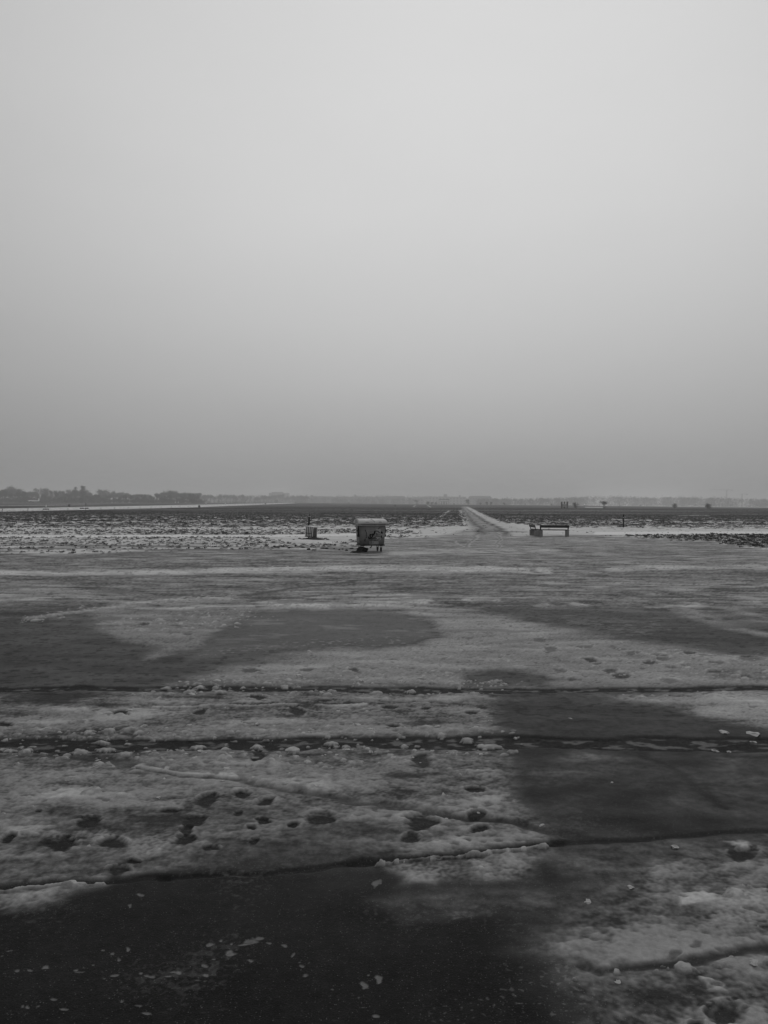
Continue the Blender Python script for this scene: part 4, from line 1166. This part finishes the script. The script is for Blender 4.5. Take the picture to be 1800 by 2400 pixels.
for i, u in enumerate((189, 192, 195, 200, 203, 206)):
    x, y, z = gpt(u, 1192.8)
    bm = bmesh.new(); blob(bm, (0, 0, .1), (.28, .25, .3), i + 3, 2)
    o = obj('earth_clod', bm, M['earth']); o.location = (x, y, gz(x, y)); tag(o, 'dark clod in the row lying on the snowy runway', 'earth', 'row of clods on the runway')
for u, v, lab in ((483, 1180.8, 'short post with a white head beyond the runway, nearest the low tree'), (528, 1180, 'short post with a white head beyond the runway, farthest from the trees')):
    x, y, z = gpt(u, v); y = min(y, 560); p = at(u, y)
    root = thing('marker_post', lab, 'post', p)
    bm = bmesh.new(); cyl(bm, (0, 0, .5), .09, 1.0, 'Z', 8); obj('post', bm, M['steel_dark'], root)
    bm = bmesh.new(); box(bm, (0, 0, 1.15), (.55, .1, .5)); obj('head', bm, M['white_paint'], root)
for u, lab in ((411, 'left one of two small white boards before the far trees'), (418, 'right one of two small white boards before the far trees')):
    p = at(u, 900); root = thing('marker_board', lab, 'board', p)
    bm = bmesh.new(); box(bm, (0, 0, 1.3), (.9, .1, .9)); obj('board', bm, M['white_paint'], root)
    for sx in (-1, 1):
        bm = bmesh.new(); box(bm, (sx * .3, .08, .6), (.08, .06, 1.4)); obj('leg', bm, M['steel_dark'], root)

# aircraft before the left trees
def aircraft():
    d = 900
    p = at(79, d)
    s = 26 / F * d / 20.0                                # built 20 m long
    root = thing('aircraft', 'old white aircraft with tall tail fin parked before the left trees', 'aircraft', p, R(8))
    root.scale = (s, s, s)
    zf = (zat(79, 1174, d) - p.z) / s
    bm = bmesh.new(); tube(bm, [(-10, 0, zf - .3), (-9.4, 0, zf), (-7, 0, zf + .2), (0, 0, zf + .2), (6, 0, zf), (9.6, 0, zf - .1)], [.2, .8, 1.25, 1.3, .95, .35], 14); obj('fuselage', bm, M['white_paint'], root, True)
    bm = bmesh.new(); prism8(bm, [(6.8, -.15, zf + .6), (9.8, -.15, zf + .3), (9.8, .15, zf + .3), (6.8, .15, zf + .6)], [(8.6, -.08, zf + 5.4), (9.8, -.08, zf + 5.4), (9.8, .08, zf + 5.4), (8.6, .08, zf + 5.4)]); obj('tail_fin', bm, M['white_paint'], root)
    bm = bmesh.new(); box(bm, (8.6, 0, zf + .4), (1.8, 8, .16)); obj('tailplane', bm, M['white_paint'], root)
    for sy in (-1, 1):
        bm = bmesh.new(); prism8(bm, [(-3, sy * .9, zf - .8), (1.2, sy * .9, zf - .8), (-.6, sy * 14, zf - .2), (-2.4, sy * 14, zf - .2)], [(-3, sy * .9, zf - .4), (1.2, sy * .9, zf - .4), (-.6, sy * 14, zf), (-2.4, sy * 14, zf)]); wng = obj('wing', bm, M['white_paint'], root)
        for k in (4.0, 8.0):
            bm = bmesh.new(); cyl(bm, (-2.8, sy * k, zf - .6), .65, 2.4, 'X', 12); obj('engine', bm, M['steel_dark'], wng)
    for xx, yy in ((-7.5, 0), (0, 3), (0, -3)):
        bm = bmesh.new(); cyl(bm, (xx, yy, (zf - .8) * .5), .18, zf - .6, 'Z', 8); cyl(bm, (xx, yy, .5), .55, .4, 'Y', 12); obj('landing_gear', bm, M['steel_dark'], root)
aircraft()

# brick-like lookout of two piers and a middle stack
def gate_structure():
    d = 430; p = at(1323, d); px = d / F
    root = thing('pier_structure', 'dark open structure of two piers and a split middle block by the far meadow edge', 'structure', p)
    zt = zat(1323, 1175.8, d) - p.z; z = lambda v: zat(1323, v, d) - p.z
    for sx, lab in ((-1, 0), (1, 0)):
        bm = bmesh.new(); box(bm, (sx * 6.6 * px, 0, zt * .74), (3.2 * px, 3 * px, zt * .52))
        box(bm, (sx * 7.4 * px, 0, zt * .24), (1.6 * px, 2.8 * px, zt * .5)); pier = obj('pier', bm, M['steel_dark'], root)
        bm = bmesh.new(); box(bm, (sx * 5.6 * px, 0, zt * .30), (1.8 * px, 2.2 * px, zt * .36)); obj('infill_panel', bm, M['wall_mid'], pier)
        bm = bmesh.new(); box(bm, (sx * 5.8 * px, 0, zt * .07), (1.8 * px, 2.6 * px, zt * .12)); obj('plinth', bm, M['steel_dark'], pier)
    bm = bmesh.new(); box(bm, (0, 0, zt * .84), (3.0 * px, 2.5 * px, zt * .30)); obj('upper_block', bm, M['steel_dark'], root)
    bm = bmesh.new(); box(bm, (0, 0, zt * .12), (3.0 * px, 2.5 * px, zt * .24)); obj('lower_block', bm, M['steel_dark'], root)
    bm = bmesh.new(); box(bm, (0, .6 * px, zt * .45), (10.6 * px, .5 * px, zt * .40)); obj('pale_wall', bm, M['wall_pale'], root)
gate_structure()

# lamp
def lamp(u, v, d):
    p = at(u, d); root = thing('floodlight', 'bright lit floodlight on a short mast near the white patch on the right', 'lamp', p)
    h_ = zat(u, v, d) - p.z
    bm = bmesh.new(); cyl(bm, (0, 0, h_ * .5), .09, h_, 'Z', 8); obj('mast', bm, M['steel_dark'], root)
    bm = bmesh.new(); box(bm, (0, .12, h_), (1.0, .3, .7)); obj('housing', bm, M['steel_dark'], root)
    bm = bmesh.new(); cyl(bm, (0, -.05, h_), .28, .06, 'Y', 16); obj('lens', bm, M['lamp'], root)
lamp(1369.5, 1181.8, 560)

# tower cranes
def crane(u, vtop, ua, ub, d, label, lit=False):
    p = at(u, d); root = thing('tower_crane', label, 'crane', p)
    h_ = zat(u, vtop, d) - p.z; px = d / F
    bm = bmesh.new()
    wd = .9
    for sx in (-1, 1):
        for sy in (-1, 1): tube(bm, [(sx * wd, sy * wd, 0), (sx * wd, sy * wd, h_)], .18, 4)
    k = 0; zz = 0
    while zz < h_ - 2:
        s = 1 if k % 2 else -1
        tube(bm, [(-wd * s, -wd, zz), (wd * s, -wd, zz + 2)], .06, 4); tube(bm, [(-wd * s, wd, zz), (wd * s, wd, zz + 2)], .06, 4); zz += 2; k += 1
    obj('mast', bm, M['steel_dark'], root)
    a, b = (ua - u) * px, (ub - u) * px
    bm = bmesh.new()
    tube(bm, [(a, 0, h_ + .4), (b, 0, h_ + .4)], .2, 4); tube(bm, [(a, .9, h_), (b, .9, h_)], .09, 4); tube(bm, [(a, 0, h_ + .4), (0, 0, h_ + 1.8), (b, 0, h_ + .4)], .08, 4)
    for k in range(14):
        t0 = a + (b - a) * k / 14; t1 = a + (b - a) * (k + 1) / 14
        tube(bm, [(t0, 0, h_ + .4), (t1, .9, h_)], .05, 4)
    obj('jib', bm, M['steel_dark'], root)
    bm = bmesh.new(); box(bm, (b * .92, .4, h_ - .6), (2.4, 1.4, 1.8)); obj('counterweight', bm, M['steel_dark'], root)
    bm = bmesh.new(); box(bm, (.9, -1.2, h_ - .9), (1.4, 1.4, 1.8)); obj('cab', bm, M['steel_dark'], root)
    if lit:
        bm = bmesh.new(); bmesh.ops.create_uvsphere(bm, u_segments=12, v_segments=8, radius=.6, matrix=Matrix.Translation((2.2, -1.4, h_ + 1.0))); obj('beacon', bm, M['lamp'], root)
crane(1703, 1148.5, 1668, 1717, 2100, 'taller hazy tower crane over the wood, left of the lit crane')
crane(1739, 1158.3, 1731, 1752, 2100, 'lower hazy tower crane carrying a bright lit beacon', True)

# frame hangar left of the path's end
def hangar():
    d = 1400; p = at(1041, d); px = d / F
    root = thing('steel_frame', 'hazy open steel frame with a flat top left of the round tree', 'structure', p)
    zt = zat(1041, 1170.5, d) - p.z
    for k, u in enumerate((1028.8, 1035, 1039, 1042, 1046, 1052)):
        tall = k in (0, 5)
        bm = bmesh.new(); box(bm, ((u - 1041) * px, 0 if tall else .8, zt * (.5 if tall else .27)), ((.9 if tall else 1.4) * px, .8, zt * (1.0 if tall else .54))); obj('column', bm, M['steel_dark'], root)
    bm = bmesh.new(); box(bm, (0, 0, zt), (24 * px, 3, 1.6 * px)); obj('roof_beam', bm, M['steel_dark'], root)
    bm = bmesh.new(); box(bm, (0, .2, zt * .57), (16 * px, .6, .5 * px)); obj('cross_rail', bm, M['steel_dark'], root)
hangar()

# ------------------------------------------------------------------ trees
def limbs(bm, p, d, ln, r, depth, tips, spread, seg=5):
    q = p + d * ln
    mid = p + d * ln * .5 + Vector((random.uniform(-1, 1), random.uniform(-1, 1), 0)) * ln * .05
    tube(bm, [p, mid, q], [r, r * .82, r * .6], seg)
    if depth == 0:
        tips.append((q, d, ln)); return
    for k in range(random.choice((2, 3, 3))):
        nd = (d + Vector((random.uniform(-1, 1), random.uniform(-1, 1), random.uniform(-.25, .5))) * spread).normalized()
        limbs(bm, p + d * ln * random.uniform(.6, 1.0), nd, ln * random.uniform(.6, .82), r * .55, depth - 1, tips, spread, 4)
    tips.append((q, d, ln * .6))

def twig_cloud(centres, n, size, g):
    """many thin triangles scattered about given centres [(x,y,z,rad)]"""
    c = np.array(centres); k = g.integers(0, len(c), n)
    off = g.normal(size=(n, 3)) * .45
    pos = c[k, :3] + off * c[k, 3:4]
    dirs = off + np.array([0, 0, .35]) + g.normal(size=(n, 3)) * .4
    dirs /= np.linalg.norm(dirs, axis=1, keepdims=True)
    side = np.cross(dirs, g.normal(size=(n, 3))); side /= np.linalg.norm(side, axis=1, keepdims=True) + 1e-6
    ln = size * (.5 + g.random((n, 1))); w = ln * .28
    v = np.stack([pos - side * w, pos + side * w, pos + dirs * ln * 1.6], 1).reshape(-1, 3)
    return v, np.arange(len(v)).reshape(-1, 3)

def tree_proto(kind, seed, hgt):
    random.seed(seed); g = np.random.default_rng(seed)
    root = bpy.data.objects.new('tree', None); COL.objects.link(root)
    bm = bmesh.new(); tips = []
    if kind == 'poplar':
        tube(bm, [(0, 0, -.3), (0, 0, hgt * .5), (0, 0, hgt * .95)], [.35, .22, .05], 6)
        cents = []
        for k in range(60):
            t = random.uniform(.12, 1.0); rr = hgt * .10 * math.sin(min(1, (1.05 - t) * 3.0) * math.pi / 2)
            a = random.uniform(0, 6.28); q = Vector((math.cos(a) * rr * .7, math.sin(a) * rr * .7, hgt * t))
            tube(bm, [(0, 0, q.z - hgt * .08), q], [.07, .02], 4); cents.append((q.x, q.y, q.z, hgt * .045))
        n, sz = 1200, hgt * .030
    elif kind == 'bush':
        cents = []
        for k in range(9):
            a = random.uniform(0, 6.28); rr = random.uniform(0, hgt * .6)
            q = Vector((math.cos(a) * rr, math.sin(a) * rr, hgt * random.uniform(.3, .85)))
            tube(bm, [(q.x * .2, q.y * .2, -.1), q], [.08, .02], 4); cents.append((q.x, q.y, q.z, hgt * .38))
        n, sz = 600, hgt * .10
    elif kind == 'round':
        tube(bm, [(0, 0, -.3), (0, 0, hgt * .45)], [.35, .25], 7); cents = []
        for k in range(26):
            t = random.uniform(-1, 1); a = random.uniform(0, 6.28); r_ = math.sqrt(1 - t * t) * hgt * .40 * random.uniform(.5, 1)
            q = Vector((math.cos(a) * r_, math.sin(a) * r_, hgt * (.50 + .44 * t)))
            tube(bm, [(0, 0, hgt * .35), q], [.10, .03], 4); cents.append((q.x, q.y, q.z, hgt * .16))
        n, sz = 1500, hgt * .05
    else:
        limbs(bm, Vector((0, 0, -.3)), Vector((random.uniform(-.05, .05), 0, 1)).normalized(), hgt * .30, hgt * .022, 3, tips, .75 if kind == 'wide' else .55, 6)
        cents = [(t[0].x, t[0].y, max(t[0].z, hgt * .2), hgt * .14) for t in tips]
        zm = max(c[2] for c in cents); f_ = hgt * .93 / zm
        for v in bm.verts: v.co *= f_
        cents = [(c[0] * f_, c[1] * f_, c[2] * f_, c[3]) for c in cents]
        # low growth round the stem
        for k in range(5): cents.append((random.uniform(-1, 1) * hgt * .22, random.uniform(-1, 1) * hgt * .22, hgt * random.uniform(.06, .22), hgt * .14))
        n, sz = 1700, hgt * .042
    obj('trunk', bm, M['bark'], root)
    v, f = twig_cloud(cents, n, sz, g)
    npmesh('crown', v, f, M['ever'] if kind in ('round',) else M['twig'], root)
    return root, hgt

protos = {'wide': [tree_proto('wide', 101 + i, 12) for i in range(4)], 'slim': [tree_proto('slim', 131 + i, 12) for i in range(3)], 'poplar': [tree_proto('poplar', 151 + i, 16) for i in range(2)],
          'bush': [tree_proto('bush', 171 + i, 3) for i in range(3)], 'round': [tree_proto('round', 191, 9)]}
used = set()
def plant(kind, name, label, u, d, vtop, group=None, widen=1.0, lean=0):
    pr, hg = random.choice(protos[kind])
    if pr.as_pointer() in used: o = copy_tree(pr)
    else: o = pr; used.add(pr.as_pointer())
    o.name = name
    p = at(u, d, -.1)
    h_ = max(.8, zat(u, vtop, d) - p.z)
    s = h_ / hg
    o.location = p; o.rotation_euler = (0, 0, random.uniform(0, 6.28)); o.scale = (s * widen, s * widen, s)
    tag(o, label, 'tree' if name.endswith('tree') else 'shrub', group)
    return o
random.seed(77)
topL = lambda u: float(np.interp(u, [-500, 0, 20, 35, 60, 80, 95, 104, 112, 140, 160, 180, 215, 260, 285, 300, 320, 345, 395, 430, 470, 560], [1146, 1147, 1143, 1145, 1152, 1154, 1153, 1149, 1155, 1153, 1152, 1154, 1156, 1154, 1154, 1153, 1156, 1159, 1155, 1155, 1160, 1164]))
plant('poplar', 'poplar_tree', 'taller of the two poplars above the bare wood', 194, 1010, 1139.5, widen=1.6)
plant('poplar', 'poplar_tree', 'thinner poplar, just left of the tallest one', 177, 1030, 1142.5, widen=1.35)
GT2 = 'paler trees right of the far wood'
GT = 'bare trees of the far wood behind the aircraft'
for lay, (dd, dv, step) in enumerate(((960, 6, 12), (1080, 1.5, 10), (1220, 0, 13))):
    u = -190.0
    while u < 470:
        plant(random.choice(('wide', 'wide', 'slim')), 'bare_tree', 'bare hazy tree in the dense far wood behind the runway', u, dd + random.uniform(-25, 25), topL(u) + dv + random.choice((-5, -2, 0, 2, 4, 6, 7)) + random.uniform(-1, 1), GT, random.uniform(.75, 1.3))
        u += step * random.uniform(.7, 1.3)
u = 400.0
while u < 720:
    plant(random.choice(('wide', 'wide', 'slim')), 'bare_tree', 'pale hazy tree in the thin belt right of the far wood', u, 1400 + (u - 400) * 2 + random.uniform(-60, 60), 1157.5 + (u - 400) * .02 + random.choice((-2, 0, 1, 3, 5)) + random.uniform(-1, 1), GT2, random.uniform(1.0, 1.5))
    u += random.uniform(5, 12)
for u in range(-190, 480, 6):
    plant('bush', 'bare_shrub', 'low dark shrub at the foot of the far wood', u + random.uniform(-4, 4), 950 + random.uniform(-20, 15), 1168.5 + random.uniform(-3, 5) + u * .004, 'shrubs at the foot of the far wood', random.uniform(1.1, 1.9))
singles = [(3, 500, 1172, 'bush', 'dark shrub at the left edge before the wood'), (48, 485, 1174, 'bush', 'dark shrub left of the parked aircraft'), (98, 470, 1176, 'bush', 'low shrub just right of the parked aircraft'), (118, 470, 1177, 'bush', 'small dark shrub between the aircraft and the dark box'),
           (155, 485, 1174, 'bush', 'rounded shrub beyond the dark square box'), (192, 470, 1171, 'bush', 'broad dark shrub below the tall poplars'), (384, 480, 1169, 'wide', 'round bare tree before the right end of the wood'), (450, 470, 1170.5, 'bush', 'dark round shrub right of the far wood, by the runway'),
           (552, 900, 1167, 'wide', 'pale hazy bare tree standing before the far centre rooftops'), (575, 880, 1170, 'wide', 'smaller hazy tree right of the pale bare one'), (648, 880, 1172, 'bush', 'hazy low shrub below the stepped far building'),
           (692, 780, 1177, 'bush', 'little shrub at the far tip of the runway'), (817, 760, 1178, 'bush', 'tiny hazy shrub on the skyline above the refuse container'),
           (978, 800, 1172, 'wide', 'hazy bare tree before the pale gable'), (1003, 560, 1176.5, 'bush', 'dark low shrub left of the open steel frame'), (1012, 600, 1177.5, 'bush', 'second low shrub left of the open steel frame'), (1021, 600, 1178, 'bush', 'hazy low shrub nearest the open steel frame'),
           (1064, 640, 1180, 'bush', 'hazy low hedge between the steel frame and the round tree'), (1096, 560, 1171, 'round', 'round dark leafy tree at the end of the path'), (1126, 560, 1178.5, 'bush', 'small shrub nearest the round tree'), (1141, 520, 1176.5, 'round', 'small upright dark tree, first right of the round tree'),
           (1151, 520, 1176.7, 'round', 'small upright dark tree, second right of the round tree'), (1182, 540, 1179, 'bush', 'lone small shrub between the upright trees and the pier structure'), (1231, 620, 1180.5, 'bush', 'faint low shrub left of the pier structure'), (1293, 560, 1181, 'bush', 'faint low shrub close to the pier structure'),
           (1349, 480, 1180, 'bush', 'dark shrub just right of the pier structure'), (1415, 470, 1175.5, 'wide', 'small bare spreading tree right of the floodlight'), (1582, 520, 1181, 'bush', 'low hazy bush in the middle of the right meadow edge'), (1658, 480, 1182.5, 'bush', 'smaller of two dark bushes on the right meadow edge'), (1663, 480, 1182.8, 'bush', 'larger of two dark bushes on the right meadow edge'),
           (1502, 560, 1183, 'bush', 'tiny shrub beside the thin snow line on the right')]
for (u, d, vt, kd, lb) in singles:
    if u not in (1349, 1415, 1658, 1663, 1582): d *= 1.85
    o = plant(kd, 'bare_shrub' if kd == 'bush' else ('dark_tree' if kd == 'round' else 'bare_tree'), lb, u, d, vt, None, (.85 if u > 1100 else 1.2) if kd == 'bush' else (1.3 if kd == 'wide' else 1.0))
for k in protos.values():
    for pr, hg in k:
        if pr.as_pointer() not in used:
            for ch in list(pr.children): bpy.data.objects.remove(ch)
            bpy.data.objects.remove(pr)

# far woods that read as one hazy mass
def far_wood(name, label, us, tops, d0, d1, n, seed, size):
    g = np.random.default_rng(seed)
    u = g.uniform(us[0], us[-1], n); d = g.uniform(d0, d1, n)
    vt = np.interp(u, us, tops)
    cents = []
    for uu, dd, tt in zip(u, d, vt):
        p = at(uu, dd); ht = max(zat(uu, tt, dd) - p.z, 2.0) * g.uniform(.86, 1.0)
        rad = ht * .30
        for k in range(5):
            cents.append((p.x + g.normal() * rad * .7, p.y + g.normal() * rad * .7, p.z + ht * g.uniform(.0, .80), rad))
        cents.append((p.x, p.y, p.z + ht * .78, rad * .7))
    v, f = twig_cloud(cents, n * 90, size, g)
    o = npmesh(name, v, f, M['far_twig'])
    return tag(o, label, 'wood', kind='stuff')
far_wood('far_wood', 'long hazy wooded ridge along the right horizon', [1120, 1180, 1230, 1300, 1350, 1400, 1440, 1490, 1540, 1580, 1650, 1690, 1730, 1800, 2100], [1170, 1168, 1168, 1166, 1164, 1161.5, 1161.5, 1164.5, 1166, 1164, 1165, 1164.5, 1167, 1170.5, 1172], 1850, 2150, 620, 5, 1.8)
far_wood('far_wood', 'faint hazy line of trees along the centre horizon', [430, 470, 560, 640, 720, 800, 900, 950, 1000, 1120], [1159, 1160.5, 1161, 1160, 1161, 1161.5, 1161, 1163, 1163, 1166], 2500, 2800, 340, 6, 2.4)

far_wood('far_wood', 'pale hazy tree belt standing before the centre rooftops', [470, 520, 600, 640, 700, 760, 800, 860, 905, 950, 990], [1165, 1166, 1169, 1165, 1168, 1165, 1170, 1167, 1170, 1168, 1174], 2150, 2300, 150, 8, 2.0)
# ------------------------------------------------------------------ hazy buildings on the horizon
def building(label, u0, u1, vtop, d, wall, roof=None, depth=14, extra=(), nwin=0, rows=2):
    d *= 2.2; depth *= 2
    uc = (u0 + u1) / 2; p = at(uc, d, -.5); px = d / F
    root = thing('far_building', label, 'building', p)
    w_ = (u1 - u0) * px; h_ = zat(uc, vtop, d) - p.z
    bm = bmesh.new(); box(bm, (0, depth / 2, h_ / 2), (w_, depth, h_)); obj('wall', bm, M[wall], root)
    if roof == 'flat':
        bm = bmesh.new(); box(bm, (0, depth / 2, h_ + .25), (w_ + .8, depth + .8, .6)); obj('roof', bm, M['roof'], root)
    elif roof:
        bm = bmesh.new(); rh = roof
        prism8(bm, [(-w_ / 2 - .3, -.3, h_), (w_ / 2 + .3, -.3, h_), (w_ / 2 + .3, depth + .3, h_), (-w_ / 2 - .3, depth + .3, h_)], [(-w_ / 2 + rh, depth / 2 - .2, h_ + rh), (w_ / 2 - rh, depth / 2 - .2, h_ + rh), (w_ / 2 - rh, depth / 2 + .2, h_ + rh), (-w_ / 2 + rh, depth / 2 + .2, h_ + rh)])
        obj('roof', bm, M['roof'], root)
    for (a0, a1, vt) in extra:
        hh = zat(uc, vt, d) - p.z
        bm = bmesh.new(); box(bm, (((a0 + a1) / 2 - uc) * px, depth / 2, (h_ + hh) / 2), ((a1 - a0) * px, depth * .6, hh - h_ - .02)); obj('rooftop_block', bm, M[wall], root)
    for r_ in range(rows if nwin else 0):
        for k in range(nwin):
            bm = bmesh.new(); box(bm, (-w_ / 2 + (k + .5) * w_ / nwin, -.03, h_ * (r_ + .6) / (rows + .3)), (w_ / nwin * .45, .1, h_ / rows * .38)); obj('window', bm, M['glass'], root)
building('hazy stepped block highest over the left centre skyline', 630, 676, 1156, 1150, 'wall_mid', 'flat', extra=((636, 662, 1153),), nwin=8, rows=4)
building('long low hazy block left of the stepped one', 520, 631, 1167, 1180, 'wall_mid', 'flat', nwin=12)
building('low hazy block right of the stepped one', 676, 722, 1165.5, 1180, 'wall_mid', 3.0, nwin=6)
building('hazy block with a small tower above the refuse container', 721, 765, 1164, 1200, 'wall_mid', 'flat', extra=((728, 733, 1160),), nwin=5)
building('long faint flat block above and right of the refuse container', 764, 905, 1165, 1220, 'wall_mid', 'flat', extra=((830, 834, 1159),), nwin=14)
building('short hazy house at the centre of the skyline', 904, 950, 1165, 1150, 'wall_mid', 4.0, nwin=5)
building('pale hazy gabled hall left of the steel frame', 965, 992, 1168, 1000, 'wall_pale', 3.0, nwin=4)
building('long hazy hall behind the steel frame with two roof turrets', 996, 1092, 1164.5, 1120, 'wall_pale', 'flat', extra=((1041, 1048, 1158), (1077, 1080, 1160)), nwin=12, rows=3)
building('large hazy hall with rounded roof right of the round tree', 1100, 1152, 1165, 1100, 'wall_mid', 4.0, nwin=8, rows=3)
building('hazy hall end stepping down to the wooded ridge', 1150, 1164, 1170, 1090, 'wall_mid', 2.0, nwin=3)

# ------------------------------------------------------------------ haze
bm = bmesh.new(); box(bm, (0, 1900, 34), (8400, 11800, 72))
hz = bpy.data.materials.new('haze'); hz.use_nodes = True
t = hz.node_tree; t.nodes.clear()
o_ = t.nodes.new('ShaderNodeOutputMaterial'); pv = t.nodes.new('ShaderNodeVolumePrincipled')
pv.inputs['Color'].default_value = (.96, .96, .96, 1)
pv.inputs['Density'].default_value = 0.00048
pv.inputs['Anisotropy'].default_value = 0.35
t.links.new(pv.outputs[0], o_.inputs['Volume'])
o = obj('haze', bm, hz); tag(o, kind='stuff'); o['category'] = 'haze'; o['label'] = 'pale winter haze lying over the whole field'
print('verts', ND * NU, 'objects', len(bpy.data.objects))
